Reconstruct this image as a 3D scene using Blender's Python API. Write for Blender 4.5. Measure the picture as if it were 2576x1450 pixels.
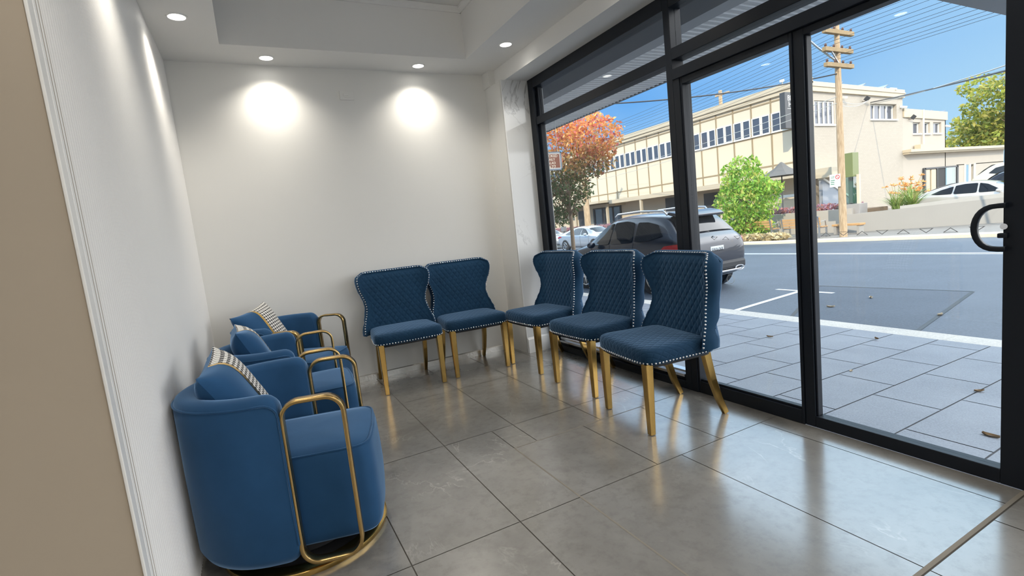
import bpy, bmesh, math, random
from mathutils import Vector, Matrix
import numpy as np
PI = math.pi
for o in list(bpy.data.objects):
    bpy.data.objects.remove(o)
S = bpy.context.scene
COL = S.collection

# ------------------------------------------------------------------ camera
CF, YAW, PITCH, ROLL = 1258.48, math.radians(26.855), math.radians(6.865), math.radians(6.0436)
EYE = Vector((0, 0, 1.2))
fw = Vector((math.sin(YAW)*math.cos(PITCH), math.cos(YAW)*math.cos(PITCH), -math.sin(PITCH)))
r0 = Vector((math.cos(YAW), -math.sin(YAW), 0)); d0 = fw.cross(r0)
rt = r0*math.cos(ROLL) + d0*math.sin(ROLL); dn = d0*math.cos(ROLL) - r0*math.sin(ROLL)
cam_d = bpy.data.cameras.new('camera'); cam = bpy.data.objects.new('camera', cam_d); COL.objects.link(cam)
m = Matrix((rt, -dn, -fw)).transposed().to_4x4(); m.translation = EYE
cam.matrix_world = m
cam_d.sensor_width = 36; cam_d.lens = CF/2576*36; cam_d.clip_start = .03; cam_d.clip_end = 400
S.camera = cam

def at(px, py, X=None, Y=None, Z=None):
    """world point seen at a pixel of the photograph, on the plane x=X, y=Y or z=Z"""
    d = rt*(px-1288) + dn*(py-725) + fw*CF
    t = (X/d.x) if X is not None else (Y/d.y) if Y is not None else (Z-EYE.z)/d.z
    return EYE + d*t

# ------------------------------------------------------------------ sky, sun, exposure
S.view_settings.view_transform = 'Standard'; S.view_settings.look = 'None'
S.view_settings.exposure = 0; S.view_settings.gamma = 1
W = bpy.data.worlds.new('sky'); S.world = W; W.use_nodes = True
wn, wl = W.node_tree.nodes, W.node_tree.links
wn.clear()
tc = wn.new('ShaderNodeTexCoord'); sep = wn.new('ShaderNodeSeparateXYZ'); wl.new(tc.outputs['Generated'], sep.inputs[0])
def wmath(op, a, b=None):
    n = wn.new('ShaderNodeMath'); n.operation = op
    for i, v in enumerate((a, b)):
        if v is None: continue
        if isinstance(v, (int, float)): n.inputs[i].default_value = v
        else: wl.new(v, n.inputs[i])
    return n.outputs[0]
ramp = wn.new('ShaderNodeValToRGB'); wl.new(sep.outputs[2], ramp.inputs[0])
cr = ramp.color_ramp; cr.elements[0].position = 0; cr.elements[0].color = (.55, .80, 1, 1)
cr.elements[1].position = 1; cr.elements[1].color = (.5, .72, 1, 1)
for p, c in ((.08, (.40, .70, 1)), (.20, (.16, .46, .95)), (.28, (.20, .50, .98)), (.34, (.50, .74, 1)), (.6, (.68, .84, 1))):
    e = cr.elements.new(p); e.color = (*c, 1)
side = wmath('ADD', wmath('MULTIPLY', sep.outputs[0], .8), wmath('MULTIPLY', sep.outputs[1], -.6))
pale = wmath('MULTIPLY', wmath('SUBTRACT', side, .08), 1.15); 
mx = wn.new('ShaderNodeMix'); mx.data_type = 'RGBA'; mx.clamp_factor = True
wl.new(pale, mx.inputs[0]); wl.new(ramp.outputs[0], mx.inputs[6]); mx.inputs[7].default_value = (.55, .82, 1, 1)
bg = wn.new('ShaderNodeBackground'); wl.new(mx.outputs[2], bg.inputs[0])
# added brightness in a sky band above the view, for floor reflections and window light
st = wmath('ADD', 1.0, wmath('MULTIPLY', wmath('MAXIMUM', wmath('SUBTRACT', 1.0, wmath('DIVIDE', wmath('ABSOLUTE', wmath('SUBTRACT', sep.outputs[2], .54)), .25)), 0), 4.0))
# sky boosted beyond the right of the view, added to light the room
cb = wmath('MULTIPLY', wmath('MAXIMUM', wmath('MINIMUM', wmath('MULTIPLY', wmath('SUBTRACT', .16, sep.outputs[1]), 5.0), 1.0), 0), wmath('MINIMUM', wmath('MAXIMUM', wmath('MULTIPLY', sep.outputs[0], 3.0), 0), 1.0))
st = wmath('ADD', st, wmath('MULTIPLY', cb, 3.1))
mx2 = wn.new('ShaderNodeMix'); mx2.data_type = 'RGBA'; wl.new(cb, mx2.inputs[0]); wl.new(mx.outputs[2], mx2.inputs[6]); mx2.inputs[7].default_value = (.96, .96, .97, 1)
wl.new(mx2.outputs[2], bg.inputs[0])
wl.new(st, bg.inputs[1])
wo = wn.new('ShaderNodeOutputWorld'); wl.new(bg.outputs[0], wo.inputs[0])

SUN_AZ, SUN_EL = math.radians(32), math.radians(27)
sd = Vector((math.cos(SUN_AZ)*math.cos(SUN_EL), math.sin(SUN_AZ)*math.cos(SUN_EL), -math.sin(SUN_EL)))
sl = bpy.data.lights.new('sun', 'SUN'); sl.energy = 3.7; sl.angle = .0093; sl.color = (1, .85, .64)
so = bpy.data.objects.new('sun', sl); COL.objects.link(so); so.rotation_euler = sd.to_track_quat('-Z', 'Y').to_euler()
LAMP, FILL_GLOW = 36.0, 25.0          # watts of every downlight, glow strength of the added fill globes
try:
    S.cycles.max_bounces = 10; S.cycles.diffuse_bounces = 5; S.cycles.transparent_max_bounces = 24; S.cycles.glossy_bounces = 5
    S.cycles.caustics_reflective = False; S.cycles.caustics_refractive = False; S.cycles.sample_clamp_indirect = 3; S.cycles.blur_glossy = 1.0
    S.cycles.use_denoising = True
except Exception: pass

# ------------------------------------------------------------------ materials
class NT:
    def __init__(s, name):
        s.m = bpy.data.materials.new(name); s.m.use_nodes = True; s.n = s.m.node_tree.nodes; s.l = s.m.node_tree.links
        s.n.clear(); s.out = s.n.new('ShaderNodeOutputMaterial')
    def N(s, t, **k):
        n = s.n.new('ShaderNode'+t)
        for a, v in k.items(): setattr(n, a, v)
        return n
    def put(s, v, inp):
        if isinstance(v, bpy.types.NodeSocket): s.l.new(v, inp)
        else: inp.default_value = v
    def M(s, op, a, b=0.0, c=None):
        n = s.N('Math', operation=op); s.put(a, n.inputs[0]); s.put(b, n.inputs[1])
        if c is not None: s.put(c, n.inputs[2])
        return n.outputs[0]
    def mix(s, f, a, b):
        n = s.N('Mix', data_type='RGBA'); s.put(f, n.inputs[0])
        for v, i in ((a, 6), (b, 7)): s.put((*v, 1) if isinstance(v, tuple) and len(v) == 3 else v, n.inputs[i])
        return n.outputs[2]
    def coord(s, which='Object'): return s.N('TexCoord').outputs[which]
    def noise(s, vec, scale, detail=4, rough=.55, dist=0):
        n = s.N('TexNoise'); s.l.new(vec, n.inputs['Vector']); n.inputs['Scale'].default_value = scale
        n.inputs['Detail'].default_value = detail; n.inputs['Roughness'].default_value = rough; n.inputs['Distortion'].default_value = dist
        return n.outputs['Fac']
    def rampv(s, v, a, b):
        n = s.N('MapRange'); s.put(v, n.inputs[0]); n.inputs[1].default_value = a; n.inputs[2].default_value = b; n.clamp = True
        return n.outputs[0]
    def bump(s, h, strength=.3, dist=.01):
        n = s.N('Bump'); n.inputs['Strength'].default_value = strength; n.inputs['Distance'].default_value = dist; s.l.new(h, n.inputs['Height'])
        return n.outputs[0]
    def scaled(s, vec, sc):
        n = s.N('Mapping'); s.l.new(vec, n.inputs[0]); n.inputs['Scale'].default_value = sc; return n.outputs[0]
    def pbr(s, col, rough=.5, metal=0, normal=None, **k):
        p = s.N('BsdfPrincipled'); s.put((*col, 1) if isinstance(col, tuple) and len(col) == 3 else col, p.inputs['Base Color'])
        s.put(rough, p.inputs['Roughness']); p.inputs['Metallic'].default_value = metal
        if normal is not None: s.l.new(normal, p.inputs['Normal'])
        for a, v in k.items(): s.put(v, p.inputs[a.replace('_', ' ')])
        s.l.new(p.outputs[0], s.out.inputs[0]); return s.m

MATS = {}
def plain(name, col, rough=.5, metal=0, var=.06, sc=12, bump=0, **k):
    if name in MATS: return MATS[name]
    t = NT(name); c = t.coord(); f = t.noise(c, sc)
    lo = tuple(max(0, v*(1-var)) for v in col); hi = tuple(min(1, v*(1+var)) for v in col)
    nm = t.bump(t.noise(c, sc*6), bump, .004) if bump else None
    MATS[name] = t.pbr(t.mix(f, lo, hi), rough, metal, nm, **k); return MATS[name]

white = plain('white_wall_paint', (.80, .79, .76), .55, var=.015, sc=3, bump=.06)
ceil_m = plain('white_ceiling_paint', (.82, .81, .79), .7, var=.012, sc=2)
trimw = plain('white_gloss_trim', (.82, .81, .79), .3, var=.01)
taupe = plain('taupe_wall_paint', (.41, .345, .27), .6, var=.03, sc=4, bump=.05)
black = plain('black_powdercoat', (.006, .009, .015), .42, var=.1, Specular_IOR_Level=.3)
black_in = plain('black_rubber', (.01, .01, .012), .6)
chrome = plain('chrome', (.8, .8, .82), .12, 1, var=.02)
steel = plain('brushed_steel', (.55, .56, .58), .3, 1, var=.05)
concrete = plain('concrete', (.52, .49, .45), .85, var=.12, sc=3, bump=.1)
rendered = plain('beige_render', (.50, .44, .37), .9, var=.05, sc=1.5, bump=.08)
tyre = plain('tyre_rubber', (.015, .015, .016), .7)

def brass(name, col, rough):
    t = NT(name); c = t.coord(); f = t.noise(t.scaled(c, (5, 5, 1.5)), 3, 2)
    return t.pbr(t.mix(f, tuple(v*.93 for v in col), col), t.M('ADD', rough, t.M('MULTIPLY', f, .08)), 1)
gold = brass('polished_gold_leg', (.55, .35, .11), .14)
bronze = brass('brushed_antique_brass', (.50, .34, .14), .2)
goldplate = brass('gold_plate', (.78, .52, .17), .2)

def velvet(name, col, quilt=None):
    t = NT(name); c = t.coord(); f = t.noise(c, 9, 3); f2 = t.noise(c, 260, 2)
    colr = t.mix(f, tuple(v*.82 for v in col), tuple(min(1, v*1.15) for v in col))
    h = t.M('MULTIPLY', f2, .05)
    if quilt:
        uv = t.coord('UV'); s = t.N('SeparateXYZ'); t.l.new(uv, s.inputs[0])
        a = t.M('DIVIDE', s.outputs[0], quilt[0]); b = t.M('DIVIDE', s.outputs[1], quilt[1])
        def tri(v): return t.M('ABSOLUTE', t.M('SUBTRACT', t.M('FRACT', v), .5))      # .5 on the seams
        g = t.M('MAXIMUM', tri(t.M('ADD', a, b)), tri(t.M('SUBTRACT', a, b)))
        pad = t.M('SUBTRACT', 1.0, t.M('POWER', t.M('MULTIPLY', g, 2.0), 5.0))
        h = t.M('ADD', h, pad)
        nm = t.bump(h, .38, .005)
    else: nm = t.bump(h, .25, .004)
    return t.pbr(colr, .78, 0, nm, Sheen_Weight=.8, Sheen_Roughness=.35, Sheen_Tint=(.35, .55, .85, 1), Specular_IOR_Level=.15)
velvet_chair = velvet('navy_quilted_velvet', (.009, .036, .078), (.046, .066))
velvet_side = velvet('navy_plain_velvet', (.011, .044, .095))
velvet_arm = velvet('blue_velvet', (.018, .066, .152))
velvet_cush = velvet('blue_cushion_velvet', (.020, .074, .17))

def hounds():
    t = NT('houndstooth_weave'); uv = t.coord('UV'); s = t.N('SeparateXYZ'); t.l.new(uv, s.inputs[0])
    q = .0031
    X = t.M('FLOOR', t.M('DIVIDE', s.outputs[0], q)); Y = t.M('FLOOR', t.M('DIVIDE', s.outputs[1], q))
    def mod(v, n): return t.M('FLOORED_MODULO', v, n)
    wa = t.M('LESS_THAN', mod(X, 8.0), 4.0); we = t.M('LESS_THAN', mod(Y, 8.0), 4.0)
    tw = t.M('LESS_THAN', mod(t.M('ADD', X, Y), 4.0), 2.0)
    v = t.M('ADD', t.M('MULTIPLY', tw, wa), t.M('MULTIPLY', t.M('SUBTRACT', 1.0, tw), we))
    return t.pbr(t.mix(v, (.78, .77, .74), (.012, .012, .016)), .85, 0, t.bump(tw, .2, .001))
hound = hounds()

def glass_mat(name, tint, refl=.05, rough=0.0):
    t = NT(name); lw = t.N('LayerWeight'); lw.inputs[0].default_value = .5
    f = t.M('ADD', refl, t.M('MULTIPLY', t.M('POWER', lw.outputs['Facing'], 5.0), .85))
    tr = t.N('BsdfTransparent'); tr.inputs[0].default_value = (*tint, 1)
    gl = t.N('BsdfGlossy'); gl.inputs['Roughness'].default_value = rough
    mxs = t.N('MixShader'); t.l.new(f, mxs.inputs[0]); t.l.new(tr.outputs[0], mxs.inputs[1]); t.l.new(gl.outputs[0], mxs.inputs[2])
    t.l.new(mxs.outputs[0], t.out.inputs[0]); return t.m
glass = glass_mat('clear_shopfront_glass', (.97, .985, .99), .025)
glass_green = glass_mat('greenish_glass', (.55, .72, .68), .15)
carglass = plain('tinted_car_glass', (.006, .009, .014), .03, var=.05, Specular_IOR_Level=.45)
paneglass = plain('dark_window_glass', (.07, .085, .12), .08, var=.3, sc=.6, Specular_IOR_Level=.8)

def emis(name, col, st):
    t = NT(name); e = t.N('Emission'); e.inputs[0].default_value = (*col, 1); e.inputs[1].default_value = st
    t.l.new(e.outputs[0], t.out.inputs[0]); return t.m
lampglow = emis('downlight_diffuser', (1, .97, .90), 14)

fluted = plain('white_fluted_panel', (.88, .86, .835), .45, var=.012, sc=3)

def tile_mat():
    t = NT('grey_marble_look_tile'); c = t.coord(); at_ = t.N('Attribute', attribute_name='tile'); 
    add = t.N('VectorMath', operation='ADD'); t.l.new(c, add.inputs[0])
    sc = t.N('VectorMath', operation='SCALE'); t.l.new(at_.outputs['Color'], sc.inputs[0]); sc.inputs['Scale'].default_value = 37.0
    t.l.new(sc.outputs[0], add.inputs[1]); v = add.outputs[0]
    n1 = t.noise(v, 2.2, 6, .6, .6); n2 = t.noise(v, 19, 6, .7)
    base = t.mix(t.rampv(n1, .3, .7), (.165, .157, .145), (.25, .241, .225))
    base = t.mix(t.M('MULTIPLY', t.rampv(n2, .48, .75), .5), base, (.115, .108, .097))
    vv = t.noise(t.scaled(v, (1, .55, 1)), 2.6, 5, .55, 1.6)
    vein = t.M('SUBTRACT', 1.0, t.rampv(t.M('ABSOLUTE', t.M('SUBTRACT', vv, .5)), 0, .012))
    vein = t.M('MULTIPLY', vein, t.rampv(t.noise(v, 3.1, 3), .5, .68))
    vm = t.N('Attribute', attribute_name='vein'); vein = t.M('MULTIPLY', vein, vm.outputs['Fac'])
    base = t.mix(t.M('MULTIPLY', vein, .5), base, (.50, .48, .45))
    return t.pbr(base, t.M('ADD', .15, t.M('MULTIPLY', n2, .14)), 0, t.bump(n2, .02, .002), Specular_IOR_Level=.9, Coat_Weight=.6, Coat_Roughness=.16)
tilem = tile_mat()
grout = plain('grey_grout', (.075, .068, .058), .9)
grout_pale = plain('pale_grout', (.19, .17, .14), .9)

def marble():
    t = NT('white_marble_tile'); c = t.coord(); v = t.scaled(c, (1, 1, .8))
    n = t.noise(v, 1.5, 6, .6, 1.4); b = t.noise(v, 1.3, 3)
    vein = t.M('SUBTRACT', 1.0, t.rampv(t.M('ABSOLUTE', t.M('SUBTRACT', n, .5)), 0, .016))
    vein = t.M('MULTIPLY', vein, t.rampv(b, .48, .66))
    return t.pbr(t.mix(t.M('MULTIPLY', vein, .8), (.74, .74, .73), (.2, .19, .19)), .06, 0, None, Specular_IOR_Level=.55)
marblem = marble()

def ground_mat(name, a, b, sc, rough, fine=90, bump=.3, spec=.3):
    t = NT(name); c = t.coord(); n1 = t.noise(c, sc, 4); n2 = t.noise(c, fine, 3, .7)
    col = t.mix(t.rampv(n1, .3, .7), a, b)
    col = t.mix(t.M('MULTIPLY', t.rampv(n2, .35, .75), .55), col, tuple(min(1, v*1.7) for v in b))
    return t.pbr(col, rough, 0, t.bump(n2, bump, .01), Specular_IOR_Level=spec)
asphalt = ground_mat('asphalt', (.066, .081, .106), (.094, .112, .142), .8, .6, 35, .4, .5)
asphalt_new = ground_mat('darker_asphalt_patch', (.046, .058, .080), (.068, .083, .110), .9, .62, 38, .5, .5)
paver = ground_mat('granite_paver', (.155, .17, .205), (.22, .24, .28), 2, .5, 120, .25, .5)
kerbm = ground_mat('kerb_concrete', (.42, .41, .39), (.52, .50, .46), 2, .75, 60, .15)
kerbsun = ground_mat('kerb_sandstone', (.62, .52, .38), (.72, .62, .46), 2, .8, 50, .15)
bitumen = ground_mat('footpath_bitumen', (.19, .178, .165), (.25, .235, .215), 1.2, .8, 50, .2)

def brick():
    t = NT('beige_painted_brick'); c = t.coord(); s = t.N('SeparateXYZ'); t.l.new(c, s.inputs[0])
    v = t.N('CombineXYZ'); t.l.new(s.outputs[0], v.inputs[0]); t.l.new(s.outputs[2], v.inputs[1])
    b = t.N('TexBrick'); t.l.new(v.outputs[0], b.inputs[0]); b.inputs['Scale'].default_value = 1
    b.inputs['Brick Width'].default_value = .23; b.inputs['Row Height'].default_value = .09; b.inputs['Mortar Size'].default_value = .008
    b.inputs['Color1'].default_value = (.50, .44, .365, 1); b.inputs['Color2'].default_value = (.47, .41, .34, 1); b.inputs['Mortar'].default_value = (.42, .37, .31, 1)
    return t.pbr(b.outputs[0], .9, 0, t.bump(b.outputs['Fac'], -.3, .01))
brickm = brick()

def corrug():
    t = NT('ribbed_white_soffit_sheet'); c = t.coord(); n = t.noise(c, 2)
    return t.pbr(t.mix(n, (.52, .52, .51), (.62, .62, .61)), .5)
soffitm = corrug()

def leafmat(name):
    t = NT(name); a = t.N('Attribute', attribute_name='leaf'); 
    p = t.N('BsdfPrincipled'); t.l.new(a.outputs['Color'], p.inputs['Base Color']); p.inputs['Roughness'].default_value = .5
    tr = t.N('BsdfTranslucent'); t.l.new(a.outputs['Color'], tr.inputs[0])
    mxs = t.N('MixShader'); mxs.inputs[0].default_value = .35; t.l.new(p.outputs[0], mxs.inputs[1]); t.l.new(tr.outputs[0], mxs.inputs[2])
    t.l.new(mxs.outputs[0], t.out.inputs[0]); return t.m
leafm = leafmat('leaf')
def bark():
    t = NT('weathered_timber_pole'); c = t.coord(); v = t.scaled(c, (14, 14, 1.2)); n = t.noise(v, 2.2, 5, .65, .5)
    return t.pbr(t.mix(t.rampv(n, .3, .7), (.30, .20, .11), (.66, .49, .32)), .85, 0, t.bump(n, .5, .02))
timber = bark()
barkm = plain('tree_bark', (.20, .14, .09), .9, var=.3, sc=8, bump=.4)
slatm = plain('timber_slat', (.52, .30, .13), .6, var=.2, sc=6)

# ------------------------------------------------------------------ mesh helpers
class MB:
    """collects vertices and faces, links them as ONE mesh object"""
    def __init__(s): s.v = []; s.f = []; s.uv = {}; s.mi = []; s.cur = 0
    def add(s, vs, fs, uvs=None):
        b = len(s.v); s.v += [tuple(v) for v in vs]
        for k, f in enumerate(fs):
            if uvs is not None: s.uv[len(s.f)] = [uvs[i] for i in f]
            s.f.append(tuple(b+i for i in f)); s.mi.append(s.cur)
        return s
    def box(s, x0, x1, y0, y1, z0, z1):
        return s.add([(x0,y0,z0),(x1,y0,z0),(x1,y1,z0),(x0,y1,z0),(x0,y0,z1),(x1,y0,z1),(x1,y1,z1),(x0,y1,z1)],
                     [(0,3,2,1),(4,5,6,7),(0,1,5,4),(1,2,6,5),(2,3,7,6),(3,0,4,7)])
    def loft(s, rings, closed=True, cap=True, uvr=None, loop=False):
        n = len(rings[0]); vs = [p for r in rings for p in r]; fs = []
        uvs = [p for r in uvr for p in r] if uvr else None
        R = len(rings)
        for i in range(R if loop else R-1):
            j = (i+1) % R
            for k in range(n if closed else n-1):
                l = (k+1) % n
                fs.append((i*n+k, i*n+l, j*n+l, j*n+k))
        if cap and closed and not loop:
            fs.append(tuple(range(n-1, -1, -1))); fs.append(tuple((R-1)*n+k for k in range(n)))
        return s.add(vs, fs, uvs)
    def grid(s, fn, nu, nv, uv=None):
        vs = []; us = []
        for i in range(nu+1):
            for j in range(nv+1):
                vs.append(fn(i/nu, j/nv)); us.append(uv(i/nu, j/nv) if uv else (i/nu, j/nv))
        fs = [(i*(nv+1)+j, (i+1)*(nv+1)+j, (i+1)*(nv+1)+j+1, i*(nv+1)+j+1) for i in range(nu) for j in range(nv)]
        return s.add(vs, fs, us)
    def tube(s, pts, r, n=8, closed=False, cap=True):
        pts = [Vector(p) for p in pts]; rings = []; N = len(pts)
        rr = r if isinstance(r, (list, tuple)) else [r]*N
        up = None
        for i, p in enumerate(pts):
            a = pts[(i-1) % N] if closed or i > 0 else p; b = pts[(i+1) % N] if closed or i < N-1 else p
            t = (b-a).normalized()
            if up is None: up = Vector((0,0,1)) if abs(t.z) < .9 else Vector((1,0,0))
            x = t.cross(up).normalized(); up = x.cross(t).normalized()
            rings.append([p + (x*math.cos(2*PI*k/n) + up*math.sin(2*PI*k/n))*rr[i] for k in range(n)])
        return s.loft(rings, True, cap, loop=closed)
    def cyl(s, p0, p1, r, n=16, r1=None): return s.tube([p0, p1], [r, r if r1 is None else r1], n)
    def sweep(s, pts, w, h, xdir, closed=False, taper=None):
        """rectangular bar along pts; w along xdir, h across it"""
        pts = [Vector(p) for p in pts]; N = len(pts); X = Vector(xdir).normalized(); rings = []
        for i, p in enumerate(pts):
            a = pts[(i-1) % N] if closed or i > 0 else p; b = pts[(i+1) % N] if closed or i < N-1 else p
            t = (b-a).normalized(); y = X.cross(t).normalized(); k = taper[i] if taper else 1
            c = .18
            W_, H_ = w*k/2, h*k/2; e = min(W_, H_)*c
            rings.append([p + X*u + y*v for u, v in ((-W_+e,-H_),(W_-e,-H_),(W_,-H_+e),(W_,H_-e),(W_-e,H_),(-W_+e,H_),(-W_,H_-e),(-W_,-H_+e))])
        return s.loft(rings, True, True, loop=closed)
    def dome(s, c, nrm, r, hgt=None, n=8, k=3):
        c = Vector(c); z = Vector(nrm).normalized(); x = z.orthogonal().normalized(); y = z.cross(x); hgt = r if hgt is None else hgt
        rings = [[c + (x*math.cos(2*PI*i/n) + y*math.sin(2*PI*i/n))*r*math.cos(j*PI/2/k) + z*hgt*math.sin(j*PI/2/k) for i in range(n)] for j in range(k)]
        s.loft(rings, True, False); b = len(s.v); s.v.append(tuple(c+z*hgt))
        for i in range(n): s.f.append((b-n+i, b-n+(i+1) % n, b)); s.mi.append(s.cur)
        return s
    def ball(s, c, rx, ry=None, rz=None, n=12, m_=8):
        ry = rx if ry is None else ry; rz = rx if rz is None else rz
        rings = [[(c[0]+rx*math.cos(2*PI*i/n)*math.sin(PI*j/m_), c[1]+ry*math.sin(2*PI*i/n)*math.sin(PI*j/m_), c[2]-rz*math.cos(PI*j/m_)) for i in range(n)] for j in range(1, m_)]
        return s.loft(rings, True, True)
    def prism(s, poly, axis, a, b):
        """2-D polygon extruded along axis from a to b"""
        def P(p, t): return (t, p[0], p[1]) if axis == 'x' else (p[0], t, p[1]) if axis == 'y' else (p[0], p[1], t)
        n = len(poly)
        return s.add([P(p, a) for p in poly]+[P(p, b) for p in poly],
                     [tuple(range(n-1,-1,-1)), tuple(range(n, 2*n))]+[(i, (i+1) % n, n+(i+1) % n, n+i) for i in range(n)])
    def build(s, name, mat, parent=None, smooth=None, bevel=0, sub=0, fix=True):
        me = bpy.data.meshes.new(name); me.from_pydata(s.v, [], s.f)
        if s.uv:
            ul = me.uv_layers.new(name='UVMap')
            for pi, p in enumerate(me.polygons):
                if pi in s.uv:
                    for k, li in enumerate(p.loop_indices): ul.data[li].uv = s.uv[pi][k]
        for mm in (mat if isinstance(mat, (list, tuple)) else [mat]): me.materials.append(mm)
        if any(s.mi): me.polygons.foreach_set('material_index', s.mi)
        if fix:
            bm = bmesh.new(); bm.from_mesh(me); bmesh.ops.recalc_face_normals(bm, faces=bm.faces); bm.to_mesh(me); bm.free()
        o = bpy.data.objects.new(name, me); COL.objects.link(o)
        if parent: o.parent = parent
        if bevel:
            b = o.modifiers.new('b', 'BEVEL'); b.width = bevel; b.segments = 2; b.limit_method = 'ANGLE'; b.angle_limit = math.radians(40)
        if sub:
            b = o.modifiers.new('s', 'SUBSURF'); b.levels = sub; b.render_levels = sub
        if smooth is not None or sub:
            for p in me.polygons: p.use_smooth = True
            if smooth: me.set_sharp_from_angle(angle=math.radians(smooth))
        return o

def tag(o, label, cat, group=None, kind=None):
    o['label'] = label; o['category'] = cat
    if group: o['group'] = group
    if kind: o['kind'] = kind
    return o
def struct(o, label=None, cat=None):
    o['kind'] = 'structure'
    if label: o['label'] = label; o['category'] = cat
    return o
def thing(name, label, cat, loc=(0,0,0), rz=0, group=None):
    o = bpy.data.objects.new(name, None); COL.objects.link(o); o.location = loc; o.rotation_euler = (0, 0, rz)
    o.empty_display_size = .1
    return tag(o, label, cat, group)
def dup(root, loc, rz=None, label=None, group=None):
    """a copy of a thing with copies of its parts and sub-parts"""
    def cp(o, par):
        c = o.copy(); COL.objects.link(c); c.parent = par
        for ch in list(o.children): cp(ch, c)
        return c
    r = cp(root, None); r.location = loc
    if rz is not None: r.rotation_euler = (0, 0, rz)
    if label: r['label'] = label
    if group: r['group'] = group
    return r
def box(name, mat, x0, x1, y0, y1, z0, z1, parent=None, bevel=0):
    return MB().box(x0, x1, y0, y1, z0, z1).build(name, mat, parent, bevel=bevel)
def lerp(a, b, t): return a+(b-a)*t
def interp(tab, x):
    if x <= tab[0][0]: return tab[0][1]
    for (a, u), (b, v) in zip(tab, tab[1:]):
        if x <= b:
            t = (x-a)/(b-a); t = t*t*(3-2*t); return u+(v-u)*t
    return tab[-1][1]
def text(name, s, size, mat, parent, loc, rot, extr=.002, align='CENTER', xs=1.0):
    c = bpy.data.curves.new(name, 'FONT'); c.body = s; c.size = size; c.extrude = extr; c.align_x = align; c.align_y = 'CENTER'
    c.materials.append(mat); tmp = bpy.data.objects.new('tmp', c); COL.objects.link(tmp); bpy.context.view_layer.update()
    me = bpy.data.meshes.new_from_object(tmp.evaluated_get(bpy.context.evaluated_depsgraph_get())); bpy.data.objects.remove(tmp); me.name = name
    o = bpy.data.objects.new(name, me); COL.objects.link(o); o.parent = parent; o.location = loc; o.rotation_euler = rot
    o.scale = (xs, 1, 1); return o

# ------------------------------------------------------------------ the room
YB, XL, XW, ZC = 4.442, -.355, 2.50, 2.65       # back wall, panelled wall, shopfront, soffit
# floor: tiles laid over grout
def tiles():
    mb = MB(); cols = []; g = .0022
    def T(x0, x1, y0, y1):
        x0, x1, y0, y1 = max(x0, -3.6), min(x1, 2.47), max(y0, -3.2), min(y1, 4.45)
        if x1-x0 < .01 or y1-y0 < .01: return
        mb.add([(x0+g,y0+g,0),(x1-g,y0+g,0),(x1-g,y1-g,0),(x0+g,y1-g,0)], [(0,1,2,3)]); cols.append((random.random(), 0 if x0 > 1.1 and y1 < 1.8 else .35 if x0 > 1.1 and y1 < 2.4 else 1))
    random.seed(4)
    xs = [.353+.4585*k for k in range(-9, 2)] + [1.26, 1.7065, 2.148, 2.6]
    rows = [2.675+.923*k for k in range(-7, 3)]
    for a, b in zip(rows, rows[1:]):
        for c, d in zip(xs, xs[1:]):
            if b > 2.7: T(c, d, a, b)
            elif a > 1.7:
                T(c, d, 2.375, b) if c > 1.0 else T(c, min(d, 1.115) if d > 1 else d, a, b)
                if c > .8 and c < 1: T(1.115, d, 2.375, b)
            elif d < 1.2: T(c, d, a, b)
            elif c < 1.0: T(c, 1.115, a, b)
    for c, d in zip([1.115, 1.573, 2.011], [1.573, 2.011, 2.6]): T(c, d, 1.76, 2.375)
    for c, d in zip([1.115, 1.729, 2.322], [1.729, 2.322, 2.6]): T(c, d, .745, 1.76)
    for k in range(5):
        for c, d in zip([1.115, 1.729, 2.174], [1.729, 2.174, 2.6]): T(c, d, .735-.92*(k+1), .735-.92*k)
    n = len(mb.v)
    mb.cur = 1; mb.add([(-3.7,-3.3,-.002),(2.47,-3.3,-.002),(2.47,4.46,-.002),(-3.7,4.46,-.002)], [(0,1,2,3)])
    mb.cur = 2
    for x0, x1, y0, y1 in ((1.111,1.119,.74,2.38), (1.115,2.06,2.372,2.378), (1.115,2.5,.738,.752)):
        mb.add([(x0,y0,.0004),(x1,y0,.0004),(x1,y1,.0004),(x0,y1,.0004)], [(0,1,2,3)])
    mb.cur = 1; mb.box(-3.7, 2.45, -3.3, 4.46, -.25, -.02)
    o = mb.build('floor', [tilem, grout, grout_pale])
    ca = o.data.color_attributes.new('tile', 'FLOAT_COLOR', 'POINT')
    va = o.data.attributes.new('vein', 'FLOAT', 'POINT')
    for i in range(len(cols)):
        for k in range(4): r = cols[i][0]; va.data[i*4+k].value = cols[i][1]; ca.data[i*4+k].color = (r, (r*7.3) % 1, (r*3.1) % 1, 1)
    return struct(o, 'grey stone look tiled floor', 'floor')
tiles()

struct(box('wall_back', white, XL-.1, 2.6, YB, YB+.2, -.1, 3.3), 'plain white wall behind the two navy chairs', 'wall')
rib = [(XL-.12, 1.558), (XL-.12, YB)]
for k in range(int((YB-1.558)/.0215), -1, -1):
    for j in range(6, -1, -1):
        y_ = 1.558+.0215*(k+j/7)
        if y_ < YB: rib.append((XL-.005+.005*math.sin(PI*j/7), y_))
struct(MB().prism(rib, 'z', 0, ZC+.02).build('wall_left', fluted), 'white finely ribbed wall panel behind the armchairs', 'wall')
struct(MB().box(-3.7, XL-.002, 1.50, 1.62, 0, 3.2).build('wall_partition', taupe), 'taupe painted partition wall end', 'wall')
tr_ = MB(); tr_.box(XL-.0035, XL+.004, 1.494, 1.531, 0, ZC); tr_.box(XL-.01, XL+.001, 1.531, 1.538, 0, ZC); tr_.box(XL-.01, XL+.004, 1.538, 1.545, 0, ZC); tr_.box(XL-.01, XL+.001, 1.545, 1.550, 0, ZC); tr_.box(XL-.01, XL+.003, 1.550, 1.558, 0, ZC)
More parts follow.
